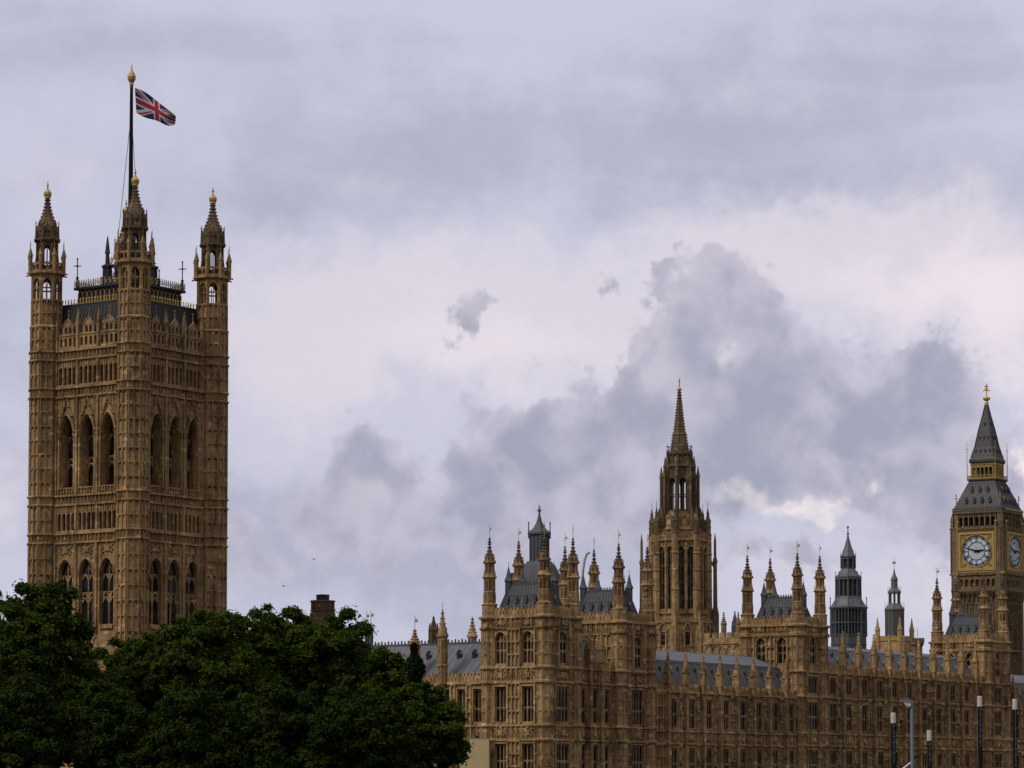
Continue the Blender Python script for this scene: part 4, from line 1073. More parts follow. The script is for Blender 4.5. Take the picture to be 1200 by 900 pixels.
# ================================================================== CLOCK TOWER
def clock_tower():
    CS = 'clock_stone'
    x, y = ((1159.5 - 600) / F_PX * 709, 709)
    T = Thing('clock_tower', 'tall clock tower with gilded white dials and iron spire at the right edge', 'tower', rot=-R(32), loc=(x, y, 3))
    ZX = (0, 66.8, 68.1, 68.8, 72, 73.7, 74.3, 80.6, 82, 87.6, 88.2, 100.4, 102.2, 107.2); ZY = (0, 66.5, 67.4, 67.8, 69.9, 71.1, 71.8, 77.6, 78.6, 82.4, 83.0, 95.7, 97.2, 100.7)
    Z = lambda z: float(np.interp(z, ZX, ZY)) - 3
    w, rel = MB(), MB(); H0 = 5.5; H1 = 6.2; H2 = 5.7
    for q in range(4):
        F = Fr(math.sin(q * math.pi / 2) * H0, -math.cos(q * math.pi / 2) * H0, q * math.pi / 2)
        facade(w, F, -H0, H0, 0, Z(53.0), [])
        for k in range(6):
            x0 = -4.3 + k * 1.44
            panels(rel, F, x0, x0 + 1.4, Z(8), Z(50.6), 2, 9, .14, .2)
        for k in range(4): rel.fbox(F, -3.1 + k * 2.05 - .3, -3.1 + k * 2.05 - .05, Z(40), Z(48.5), -.02, .03)
        for s_ in (-1, 1):
            rel.fbox(F, s_ * 5.1 - .8, s_ * 5.1 + .8, 0, Z(52), -.02, .35); panels(rel, Fr(F.ox + F.s_ * .35, F.oy - F.c * .35, F.ang), s_ * 5.1 - .7, s_ * 5.1 + .7, Z(8), Z(50.6), 2, 12, .14, .15)
        for z in (20, 30, 40): rel.fbox(F, -H0, H0, Z(z - .2), Z(z + .2), -.02, .45)
        # corbelled arcade under the dials
        for k in range(9):
            x0 = -4.6 + k * 1.15; rel.bar(F(x0, Z(50.8), .0), F(x0, Z(53.4), .7), .2); rel.bar(F(x0 - .5, Z(52.6), .4), F(x0, Z(53.5), .55), .12); rel.bar(F(x0 + .5, Z(52.6), .4), F(x0, Z(53.5), .55), .12)
        rel.fbox(F, -H0 - .7, H0 + .7, Z(53.3), Z(53.9), -.1, .85)
        G = Fr(math.sin(q * math.pi / 2) * H1, -math.cos(q * math.pi / 2) * H1, q * math.pi / 2)
        facade(w, G, -H1, H1, Z(53.0), Z(57.2), [(-4.3 + k * 1.3, -3.4 + k * 1.3, Z(54.4), Z(56.1), .4) for k in range(7)], .6, True)
        rel.fbox(G, -H1 - .3, H1 + .3, Z(57.0), Z(57.5), -.1, .35)
        facade(w, G, -H1, H1, Z(57.2), Z(67.6), [])
        for s_ in (-1, 1): panels(rel, G, s_ * 5.5 - .8, s_ * 5.5 + .8, Z(57.6), Z(67), 2, 5, .14, .18)
        for k in range(16): rel.bead(*G(-4.4 + k * .587, Z(67.4), .15), .2, .26)
        rel.fbox(G, -H1 - .2, H1 + .2, Z(67.6), Z(68.1), -.1, .35)
        # belfry arcade
        G = Fr(math.sin(q * math.pi / 2) * H2, -math.cos(q * math.pi / 2) * H2, q * math.pi / 2)
        facade(w, G, -H2, H2, Z(68.1), Z(73.2), [(-4.55 + k * 1.3, -3.6 + k * 1.3, Z(68.8), Z(72.0), .45) for k in range(8)], .8)
        for k in range(9): x0 = -4.72 + k * 1.3; rel.fbox(G, x0 - .14, x0 + .14, Z(68.2), Z(73), -.02, .22)
        rel.fbox(G, -H2 - .2, H2 + .2, Z(73.0), Z(73.7), -.1, .35)
    for sx in (-1, 1):
        for sy in (-1, 1):
            w.lathe(sx * 5.2, sy * 5.2, [(.9, 0), (.9, Z(51)), (1.28, Z(53)), (1.28, Z(67.8)), (1.4, Z(68)), (.8, Z(68.4)), (.7, Z(73.2))], 8)
            p = MB(); spire_prof(p, sx * 6.0, sy * 6.0, [(.34, Z(66.5)), (.3, Z(70.3)), (.4, Z(70.4)), (.05, Z(73))], 4, 3, .12); T.part('pinnacle', p, CS)
            g_ = MB(); g_.bar((sx * 5.3, sy * 5.3, Z(73.6)), (sx * 5.3, sy * 5.3, Z(78)), .14, 6, .07); g_.bar((sx * 5.3 - .4, sy * 5.3, Z(76.9)), (sx * 5.3 + .4, sy * 5.3, Z(76.9)), .08); g_.bar((sx * 5.3, sy * 5.3 - .4, Z(76.9)), (sx * 5.3, sy * 5.3 + .4, Z(76.9)), .08); g_.bead(sx * 5.3, sy * 5.3, Z(77.6), .25, .35); g_.bead(sx * 5.3, sy * 5.3, Z(74), .45, .4)
            T.part('corner_finial', g_, 'dull_gold')
    core = MB(); core.box(-4.5, 4.5, -4.5, 4.5, Z(68), Z(73)); T.part('belfry_louvre', core, 'black_iron')
    T.part('wall', w, CS); T.part('stonework_relief', rel, CS)
    # the dials
    for q in range(2):
        G = Fr(math.sin(q * math.pi / 2) * H1, -math.cos(q * math.pi / 2) * H1, q * math.pi / 2); zc = Z(62.35); h = 4.35
        fr = MB()
        for a, b, z0, z1 in ((-h, h, zc + h - .55, zc + h), (-h, h, zc - h, zc - h + .55), (-h, -h + .55, zc - h + .55, zc + h - .55), (h - .55, h, zc - h + .55, zc + h - .55)): fr.fbox(G, a, b, z0, z1, -.02, .4)
        fr.fbox(G, -h + .5, h - .5, zc - h + .5, zc + h - .5, -.02, .12)
        for sx in (-1, 1):
            for sz in (-1, 1):
                for k in range(6): fr.bead(*G(sx * (3.35 - .3 * (k % 3)), zc + sz * (3.35 - .3 * (k // 2)), .2), .2, .2)
        N = 48
        for k in range(N):
            a, b = 2 * math.pi * k / N, 2 * math.pi * (k + 1) / N
            fr.bar(G(3.62 * math.sin(a), zc + 3.62 * math.cos(a), .25), G(3.62 * math.sin(b), zc + 3.62 * math.cos(b), .25), .14)
        F_ = T.part('dial_surround', fr, ['dull_gold'])
        d = MB(); d.face([G(3.55 * math.sin(-2 * math.pi * k / N), zc + 3.55 * math.cos(-2 * math.pi * k / N), .2) for k in range(N)])
        D_ = T.part('clock_face', d, 'opal')
        n = MB()
        def ring(r0, r1, dd):
            for k in range(N):
                a, b = 2 * math.pi * k / N, 2 * math.pi * (k + 1) / N
                n.face([G(r0 * math.sin(a), zc + r0 * math.cos(a), dd), G(r1 * math.sin(a), zc + r1 * math.cos(a), dd), G(r1 * math.sin(b), zc + r1 * math.cos(b), dd), G(r0 * math.sin(b), zc + r0 * math.cos(b), dd)])
        ring(3.3, 3.52, .23); ring(2.9, 3.02, .23); ring(1.9, 2.1, .23); ring(.0, .3, .23)
        def stroke(ang, r0, r1, off, tilt, wd):   # one stroke of a numeral, standing radially
            pts = []
            for rr, o in ((r0, off - tilt - wd), (r0, off - tilt + wd), (r1, off + tilt + wd), (r1, off + tilt - wd)):
                pts.append(G(rr * math.sin(ang) + o * math.cos(ang), zc + rr * math.cos(ang) - o * math.sin(ang), .235))
            n.face(pts)
        NUM = ['XII', 'I', 'II', 'III', 'IIII', 'V', 'VI', 'VII', 'VIII', 'IX', 'X', 'XI']
        for k, s_ in enumerate(NUM):
            ang = 2 * math.pi * k / 12; wid = {'I': .17, 'V': .34, 'X': .34}; tot = sum(wid[c] for c in s_); o = -tot / 2
            for c in s_:
                m_ = o + wid[c] / 2
                if c == 'I': stroke(ang, 2.12, 2.88, m_, 0, .05)
                elif c == 'V': stroke(ang, 2.12, 2.88, m_ - .07, -.07, .05); stroke(ang, 2.12, 2.88, m_ + .07, .07, .03)
                else: stroke(ang, 2.12, 2.88, m_, .12, .05); stroke(ang, 2.12, 2.88, m_, -.12, .03)
                o += wid[c]
            stroke(ang, 2.95, 3.42, 0, 0, .2)
        for k in range(60): stroke(2 * math.pi * k / 60, 3.0, 3.4, 0, 0, .085 if k % 5 else .16)
        for k in range(24): stroke(2 * math.pi * k / 24, .4, 1.95, 0, 0, .012)
        T.part('numeral_ring', n, 'prussian', D_)
        hd = MB()
        def hand(ang, L, wd, tail):
            P = [(-tail, wd * 1.1), (0, wd), (L * .75, wd * .7), (L, .04)]
            for (r0, w0), (r1, w1) in zip(P[:-1], P[1:]):
                q_ = [(r0, -w0), (r0, w0), (r1, w1), (r1, -w1)]
                hd.face([G(r * math.sin(ang) + o * math.cos(ang), zc + r * math.cos(ang) - o * math.sin(ang), .33) for r, o in q_])
        hand(2 * math.pi * 48 / 60, 3.3, .17, .8); hand(2 * math.pi * (2.8 / 12), 1.95, .26, .5)
        T.part('clock_hands', hd, 'pole_black', D_)
    gb = MB()
    for q in range(2):
        G = Fr(math.sin(q * math.pi / 2) * H1, -math.cos(q * math.pi / 2) * H1, q * math.pi / 2)
        for s_ in (-1, 1): gb.fbox(G, s_ * 4.6 - .12, s_ * 4.6 + .12, Z(57.6), Z(69.5), -.02, .4); gb.bead(*G(s_ * 4.6, Z(70), .25), .36, .45)
        for k in range(22): gb.fbox(G, -4.4 + k * .42 - .08, -4.4 + k * .42 + .08, Z(67.15), Z(67.4), -.02, .3)
        for k in range(18): gb.bead(*G(-5.2 + k * .61, Z(73.9), .5), .16, .2)
        gb.fbox(G, -4.3, 4.3, Z(57.55), Z(57.8), -.02, .42)
        for k in range(16): gb.bead(*G(-4.2 + k * .56, Z(53.6), .9), .1, .1)
    T.part('gilding', gb, 'dull_gold')
    # iron roof, gilded lantern, spire
    r = MB(); r.lathe(0, 0, [(5.95, Z(73.6)), (6.0, Z(74.3)), (5.6, Z(74.6)), (4.3, Z(78.2)), (3.3, Z(80.6)), (3.15, Z(81.3)), (3.4, Z(81.6)), (3.4, Z(82.0))], 4, math.pi / 4)
    for q in range(4):
        F = Fr(0, 0, q * math.pi / 2)
        for z, d, L in ((75.6, 5.3, 4), (78.3, 4.25, 3)):
            for k in range(L):
                x0 = (k - (L - 1) / 2) * 1.9; r.fbox(F, x0 - .28, x0 + .28, Z(z), Z(z + .7), d - .8, d + .25); r.face([F(x0 - .42, Z(z + .7), d + .3), F(x0 + .42, Z(z + .7), d + .3), F(x0, Z(z + 1.5), d + .3)]); r.face([F(x0 - .42, Z(z + .7), d + .3), F(x0, Z(z + 1.5), d + .3), F(x0, Z(z + 1.5), d - .6)]); r.face([F(x0 + .42, Z(z + .7), d + .3), F(x0, Z(z + 1.5), d - .6), F(x0, Z(z + 1.5), d + .3)])
        for k in range(17): x0 = -1 + k / 8; r.bar(F(x0 * 5.6, Z(74.6), 5.62), F(x0 * 3.25, Z(80.7), 3.32), .06)
    rf = T.part('roof', r, 'spire_iron')
    ln = MB()
    for q in range(4):
        F = Fr(math.sin(q * math.pi / 2) * 2.72, -math.cos(q * math.pi / 2) * 2.72, q * math.pi / 2)
        facade(ln, F, -2.72, 2.72, Z(82.0), Z(87.6), [(-2.4 + k * 1.0, -1.6 + k * 1.0, Z(82.4), Z(86.0), .4) for k in range(5)], .35)
        for k in range(6): x0 = -2.5 + k * 1.0; ln.bar(F(x0, Z(82), .1), F(x0, Z(87.4), .1), .12)
        for k in range(14): ln.bead(*F(-2.65 + k * .408, Z(86.9), .1), .16, .3)
        R_ = Fr(math.sin(q * math.pi / 2) * 3.4, -math.cos(q * math.pi / 2) * 3.4, q * math.pi / 2)
        for k in range(18): x0 = -3.35 + k * .394; ln.bar(R_(x0, Z(82), 0), R_(x0, Z(83.1), 0), .05)
        ln.fbox(R_, -3.4, 3.4, Z(83.05), Z(83.2), -.05, .05); ln.fbox(R_, -3.4, 3.4, Z(82.0), Z(82.35), -.05, .05)
    for sx in (-1, 1):
        for sy in (-1, 1): ln.bar((sx * 3.4, sy * 3.4, Z(81.5)), (sx * 3.4, sy * 3.4, Z(92)), .1, 6, .04); ln.bar((sx * 3.4 - .3, sy * 3.4, Z(90.5)), (sx * 3.4 + .3, sy * 3.4, Z(90.5)), .06); ln.bead(sx * 3.4, sy * 3.4, Z(86.5), .2, .3)
    T.part('lantern', ln, 'dull_gold')
    dk = MB(); dk.box(-1.6, 1.6, -1.6, 1.6, Z(81.5), Z(87.5)); T.part('lantern_core', dk, 'black_iron')
    s = MB(); s.lathe(0, 0, [(2.9, Z(87.3)), (3.1, Z(87.7)), (3.1, Z(88.2)), (2.75, Z(88.7)), (2.1, Z(91)), (1.45, Z(94.6)), (.7, Z(98)), (.25, Z(100.4))], 4, math.pi / 4)
    for q in range(4):
        F = Fr(0, 0, q * math.pi / 2)
        for z, d, L in ((89.9, 2.4, 4), (92.9, 1.75, 3), (95.9, 1.2, 1)):
            for k in range(L): x0 = (k - (L - 1) / 2) * (1.15 if L > 3 else 1.05); s.fbox(F, x0 - .16, x0 + .16, Z(z), Z(z + .5), d - .4, d + .22)
    for sx in (-1, 1):
        for sy in (-1, 1):
            P = [(2.75, 88.7), (2.1, 91), (1.45, 94.6), (.7, 98), (.25, 100.4)]
            for (a, za), (b, zb) in zip(P[:-1], P[1:]): s.bar((sx * a, sy * a, Z(za)), (sx * b, sy * b, Z(zb)), .14)
    so = T.part('spire', s, 'spire_iron')
    f = MB(); f.lathe(0, 0, [(.3, Z(100.2)), (.4, Z(101)), (.3, Z(101.3)), (.75, Z(101.8)), (.8, Z(102.2)), (.35, Z(102.7)), (.12, Z(103)), (.1, Z(106.6)), (.04, Z(107.2))], 8)
    for z, L in ((104.6, .75), (105.9, .4)):
        f.bar((-L, 0, Z(z)), (L, 0, Z(z)), .08); f.bar((0, -L, Z(z)), (0, L, Z(z)), .08)
        for a, b in ((L, 0), (-L, 0), (0, L), (0, -L)): f.bead(a, b, Z(z), .18, .2)
    for a, b in ((1, 0), (-1, 0), (0, 1), (0, -1)): f.bar((a * .7, b * .7, Z(104.5)), (a * .1, b * .1, Z(105.6)), .06)
    f.bead(0, 0, Z(106.4), .25, .3)
    T.part('finial', f, 'gold', so)
clock_tower()

# ================================================================== LEAD VENTILATION TURRETS AND OTHER ROOF THINGS
def vent_turret():
    T = Thing('ventilation_turret', 'tall dark grey lead ventilation turret with glazed lantern stages, left of the clock tower', 'turret', 188.7, 25.8, 3)
    Z = lambda z: z - 3; h = MB()
    h.lathe(0, 0, [(3.3, 0), (3.3, Z(44.4))], 8)
    for i in range(8):
        F = octF(0, 0, 3.3, i); hw = 3.3 * math.tan(math.pi / 8)
        for x in (-hw * .5, 0, hw * .5): h.bar(F(x, Z(30), .02), F(x, Z(44.4), .02), .06)
        for z in (40.6, 42.2): h.fbox(F, -hw, hw, Z(z), Z(z + .2), -.05, .12)
    T.part('wall', h, 'vent_lead')
    g = MB(); gl = MB()
    hw = 3.3 * math.tan(math.pi / 8)
    gl.lathe(0, 0, [(3.0, Z(44.3)), (3.0, Z(50.3))], 8)
    for i in range(8):
        F = octF(0, 0, 3.3, i)
        for k in range(5): x = -hw + k * hw / 2; g.fbox(F, x - .08, x + .08, Z(44.3), Z(50.4), -.15, .08)
        for z in (44.3, 47, 50.1): g.fbox(F, -hw, hw, Z(z), Z(z + .25), -.2, .12)
        an = math.pi / 8 + i * math.pi / 4; g.bar((3.65 * math.cos(an), 3.65 * math.sin(an), Z(44)), (3.65 * math.cos(an), 3.65 * math.sin(an), Z(52.6)), .14, 6, .08); g.bead(3.65 * math.cos(an), 3.65 * math.sin(an), Z(52.8), .18, .3)
    g.lathe(0, 0, [(3.6, Z(50.35)), (3.65, Z(50.7)), (3.2, Z(51.1)), (2.55, Z(52.4)), (2.35, Z(53.2))], 8)
    for i in range(8):
        F = octF(0, 0, 2.35, i); h2 = 2.35 * math.tan(math.pi / 8)
        for k in range(3): x = -h2 + .1 + k * (h2 - .1); g.fbox(F, x - .1, x + .1, Z(53.2), Z(57.2), -.3, .08)
        g.fbox(F, -h2, h2, Z(56.9), Z(57.4), -.3, .15)
        an = math.pi / 8 + i * math.pi / 4; g.bar((2.6 * math.cos(an), 2.6 * math.sin(an), Z(53)), (2.6 * math.cos(an), 2.6 * math.sin(an), Z(58.8)), .1, 6, .05); g.bead(2.6 * math.cos(an), 2.6 * math.sin(an), Z(58.6), .14, .24)
    gl.lathe(0, 0, [(2.05, Z(53)), (2.05, Z(57.2))], 8)
    g.lathe(0, 0, [(2.5, Z(57.3)), (2.5, Z(57.6)), (1.9, Z(58.3)), (1.35, Z(59.3)), (1.3, Z(59.6))], 8)
    gl.lathe(0, 0, [(1.1, Z(59.4)), (1.1, Z(62))], 8)
    for i in range(8):
        F = octF(0, 0, 1.3, i); g.fbox(F, -.5, -.36, Z(59.5), Z(62), -.3, .05); g.fbox(F, .36, .5, Z(59.5), Z(62), -.3, .05); g.fbox(F, -.5, .5, Z(61.6), Z(62.1), -.3, .1)
        an = math.pi / 8 + i * math.pi / 4; g.bar((1.5 * math.cos(an), 1.5 * math.sin(an), Z(59.5)), (1.5 * math.cos(an), 1.5 * math.sin(an), Z(63.6)), .09, 6, .03)
    g.lathe(0, 0, [(1.5, Z(62.0)), (1.5, Z(62.3)), (1.1, Z(63)), (.55, Z(65)), (.2, Z(66.6)), (.12, Z(67.2)), (.3, Z(67.4)), (.1, Z(67.7)), (.08, Z(68.6)), (.25, Z(68.8)), (.05, Z(69.3))], 8)
    T.part('lantern_frame', g, 'vent_lead'); T.part('glazing', gl, 'black_iron')
    return T
T = vent_turret()
# it is scaled to what the skyline shows
T.e.scale = (1, 1, (62.4 - 3) / (69.3 - 3))
T.e.rotation_euler.z += .1

T = Thing('ventilation_turret', 'small grey lead turret on a yellow stone base with corner pinnacles', 'turret', 238.4, 9.8, 3)
Z = lambda z: z - 3; b = MB(); b.box(-2.6, 2.6, -2.6, 2.6, 0, Z(41.5))
for q in range(4): F = Fr(0, 0, q * math.pi / 2); panels(b, F, -2, 2, Z(36), Z(41), 4, 2, .15, .1); parapet(b, Fr(math.sin(q * math.pi / 2) * 2.6, -math.cos(q * math.pi / 2) * 2.6, q * math.pi / 2), -2.6, 2.6, Z(41.3), Z(42.4))
for sx in (-1, 1):
    for sy in (-1, 1): spire_prof(b, sx * 2.75, sy * 2.75, [(.45, Z(34)), (.45, Z(43.5)), (.55, Z(43.6)), (.3, Z(44.4)), (.05, Z(46.4))], 6, 4, .12)
T.part('base', b, 'clean_stone')
l = MB(); l.lathe(0, 0, [(1.9, Z(41)), (1.9, Z(47.8)), (2.05, Z(48)), (2.05, Z(48.3)), (1.3, Z(49.2)), (1.2, Z(49.5))], 8)
for i in range(8):
    F = octF(0, 0, 1.9, i)
    for x in (-.7, -.35, 0, .35, .7): l.bar(F(x, Z(41), .03), F(x, Z(47.8), .03), .06)
    an = math.pi / 8 + i * math.pi / 4; c, s_ = math.cos(an), math.sin(an); l.bar((2.05 * c, 2.05 * s_, Z(47)), (2.05 * c, 2.05 * s_, Z(49.8)), .1, 4, .04); l.bar((1.15 * c, 1.15 * s_, Z(49.3)), (1.15 * c, 1.15 * s_, Z(52)), .16, 4); l.bar((1.4 * c, 1.4 * s_, Z(51.8)), (1.4 * c, 1.4 * s_, Z(53.2)), .08, 4, .03)
l.lathe(0, 0, [(1.35, Z(51.7)), (1.35, Z(52.1)), (.7, Z(52.9)), (.65, Z(54.6)), (.8, Z(54.7)), (.25, Z(56)), (.06, Z(57.2))], 8)
T.part('lantern', l, 'brown_lead')
v = MB(); v.bar((0, 0, Z(57)), (0, 0, Z(59.4)), .05); v.box(-.4, .4, -.03, .03, Z(58.2), Z(58.7)); T.part('weather_vane', v, 'dull_gold')

# lead lantern on its steep roof behind the first pavilion tower
T = Thing('roof_lantern', 'dark lead roof lantern with bell shaped roof rising behind the pavilion turrets', 'lantern', 12.6, 70.7, 3)
b = MB(); b.box(-3.6, 3.6, -3.6, 3.6, 0, Z(36)); b.lathe(0, 0, [(3.5, Z(36)), (3.2, Z(37.5)), (2.4, Z(40.2)), (1.7, Z(42.0)), (1.25, Z(42.6))], 4, math.pi / 4)
for q in range(4):
    F = Fr(0, 0, q * math.pi / 2)
    for k in range(9): x = -1 + k / 4; b.bar(F(x * 3.2, Z(37.5), 3.22), F(x * 2.4, Z(40.2), 2.42), .05); b.bar(F(x * 2.4, Z(40.2), 2.42), F(x * 1.25, Z(42.6), 1.27), .05)
    for s_ in (-1, 1): b.bar(F(s_ * 2.9, Z(38.4), 2.9), F(s_ * 2.9, Z(40.8), 2.9), .28, 6)
T.part('roof', b, 'lead')
l = MB(); l.lathe(0, 0, [(1.0, Z(42.3)), (1.0, Z(46.4)), (1.25, Z(46.6)), (1.25, Z(46.9)), (.7, Z(47.5)), (.33, Z(48.4)), (.12, Z(49.5)), (.1, Z(50.0)), (.25, Z(50.2)), (.08, Z(50.5)), (.05, Z(51.0))], 4, math.pi / 4)
for q in range(4):
    F = Fr(0, 0, q * math.pi / 2)
    for x in (-.95, -.32, .32, .95): l.fbox(F, x - .08, x + .08, Z(42.4), Z(46.4), .9, 1.12)
    l.fbox(F, -1.05, 1.05, Z(44.6), Z(44.75), .9, 1.08); l.bar(F(-1.15, Z(46), 1.15), F(-1.15, Z(48.3), 1.15), .13, 6, .07); l.bead(*F(-1.15, Z(48.3), 1.15), .16, .3)
T.part('lantern', l, 'dark_lead').scale = (1.0, 1.0, 1.0)

# pinnacles and chimney shafts behind the south range
def shaft(name, label, cat, X, D, ytop, ybase, half, prof, mt, vane=False, group=None):
    x = (X - 600) / F_PX * D; zt = CZ + (930 - ytop) / F_PX * D; zb = CZ + (930 - ybase) / F_PX * D
    T = Thing(name, label, cat, loc=(x, D, 3), rot=-TH, group=group); m = MB(); H = zt - 3; hb = zb - 3
    if prof == 'spire':
        m.lathe(0, 0, [(half, 0), (half, hb), (half * 1.2, hb + .15), (half * .95, hb + .4)], 8)
        s = MB(); spire_prof(s, 0, 0, [(half * 1.1, hb + .2), (half * .62, hb + (H - hb) * .4), (half * .25, H - .9), (.07, H)], 8, 6, half * .22); s.bead(0, 0, H - .7, half * .45, .2)
        T.part('shaft', m, mt); o = T.part('spire', s, mt)
    else:
        m.lathe(0, 0, [(half, 0), (half, hb), (half * 1.08, hb + .1), (half * .75, hb + .5), (half * .7, H - 1.6)], 8)
        for i in range(8):
            panels(m, octF(0, 0, half, i), -half * .36, half * .36, hb - 4, hb, 1, 2, .1, .1); a = math.pi / 8 + i * math.pi / 4; m.bar((half * math.cos(a), half * math.sin(a), hb), (half * math.cos(a), half * math.sin(a), hb + .9), .14, 4, .05)
        s = MB(); s.lathe(0, 0, [(half * .75, H - 1.8), (half * .62, H - 1.2), (half * .25, H - .6), (half * .28, H - .3), (.05, H)], 8)
        T.part('shaft', m, mt); o = T.part('cap', s, mt)
    if vane:
        v = MB(); v.bar((0, 0, H - .1), (0, 0, H + 1.7), .05); v.box(0, .5, -.02, .02, H + .9, H + 1.35); v.bead(0, 0, H + 1.7, .1, .16); T.part('weather_vane', v, 'dull_gold', o)
shaft('stone_pinnacle', 'crocketed stone pinnacle with gilded vane just above the dark evergreen tree', 'pinnacle', 486, 448, 737, 758, .75, 'spire', HS, True)
shaft('chimney_shaft', 'plain octagonal stone chimney shaft with domed cap above the south range roof', 'chimney', 508, 455, 722, 738, .62, 'cap', 'sooty_stone')
shaft('stone_pinnacle', 'tall crocketed stone pinnacle close beside the left turret of the pavilion', 'pinnacle', 553.5, 455, 723, 748, .62, 'spire', HS)
shaft('stone_pinnacle', 'thin dark pinnacle tip peeping over the treetops, left of a pair', 'pinnacle', 429.5, 470, 731, 740, .3, 'spire', 'dark_lead', True)
shaft('stone_pinnacle', 'thin dark pinnacle tip peeping over the treetops, right of a pair', 'pinnacle', 434.5, 470, 730, 740, .34, 'spire', 'dark_lead', True)
shaft('stone_pinnacle', 'slim stone pinnacle beside the low battlemented block right of the spire', 'pinnacle', 848.5, 560, 717, 733, .45, 'spire', HS)
shaft('stone_pinnacle', 'stone pinnacle at the foot of the first turret of the middle tower', 'pinnacle', 865.5, 562, 717, 732, .42, 'spire', HS)
shaft('stone_pinnacle', 'dark statue topped pinnacle standing between two slimmer stone pinnacles', 'pinnacle', 861.5, 575, 716, 734, .5, 'cap', 'dark_lead')
# octagonal vent tower above the trees
T = Thing('stone_chimney', 'wide octagonal stone chimney with black louvred cap rising above the treetops', 'chimney', 33.3, 13.1, 3)
b = MB(); b.lathe(0, 0, [(2.3, 0), (2.3, Z(36.6)), (1.95, Z(37.3)), (1.8, Z(38.0)), (1.8, Z(39.4)), (2.0, Z(39.5)), (2.0, Z(39.75)), (1.6, Z(39.8))], 8)
for i in range(8):
    F = octF(0, 0, 1.8, i); b.fbox(F, -.75, .75, Z(38.0), Z(38.25), -.05, .18); panels(b, F, -.7, .7, Z(38.2), Z(39.3), 2, 1, .12, .08)
    F = octF(0, 0, 2.0, i); b.bar(F(0, Z(35), .35), F(0, Z(37.8), -.1), .2)
T.part('shaft', b, 'sooty_stone')
c = MB(); c.lathe(0, 0, [(1.05, Z(39.7)), (1.05, Z(40.5)), (1.12, Z(40.55)), (1.12, Z(40.7)), (.6, Z(40.8))], 12); T.part('cap', c, 'black_iron')
# low battlemented block between the spire and the middle tower
T = Thing('battlemented_block', 'low battlemented stone block between the spire tower and the middle turreted tower', 'building', 92, 62, 3)
b = MB(); b.box(-9, 4.5, -4, 5, 0, Z(34.6))
for q, (s0, s1, F) in enumerate(((-9, 4.5, Fr(0, -4, 0)), (-4, 5, Fr(4.5, 0, math.pi / 2)))):
    n = round((s1 - s0) / 1.5)
    for k in range(n): c = s0 + (k + .5) * (s1 - s0) / n; b.fbox(F, c - .45, c + .45, Z(34.5), Z(35.5), -.4, .05)
    b.fbox(F, s0, s1, Z(33.5), Z(33.8), -.02, .25); panels(b, F, s0 + .3, s1 - .3, Z(29), Z(33.3), n, 1, .2, .15)
T.part('wall', b, HS)
# crown-topped round stair turret on the centre range
x = (1075.5 - 600) / F_PX * 583; T = Thing('stair_turret', 'small round stair turret with a battlemented crown top on the centre roof', 'turret', loc=(x, 583, 3), rot=-TH)
zt = 8 + (930 - 748) / F_PX * 583 - 3
b = MB(); b.lathe(0, 0, [(.9, 0), (.9, zt - 1.6), (1.2, zt - 1.2), (1.2, zt - .7), (1.0, zt - .7)], 12)
for k in range(8): a = k * math.pi / 4; b.lathe(1.08 * math.cos(a), 1.08 * math.sin(a), [(.2, zt - .75), (.2, zt)], 4)
b.lathe(0, 0, [(.95, zt - 4.2), (1.1, zt - 4.0), (.95, zt - 3.8)], 12)
T.part('shaft', b, 'sooty_stone'); v = MB(); v.bar((0, 0, zt - .8), (0, 0, zt + 1.9), .05); T.part('flag_rod', v, 'dark_lead')

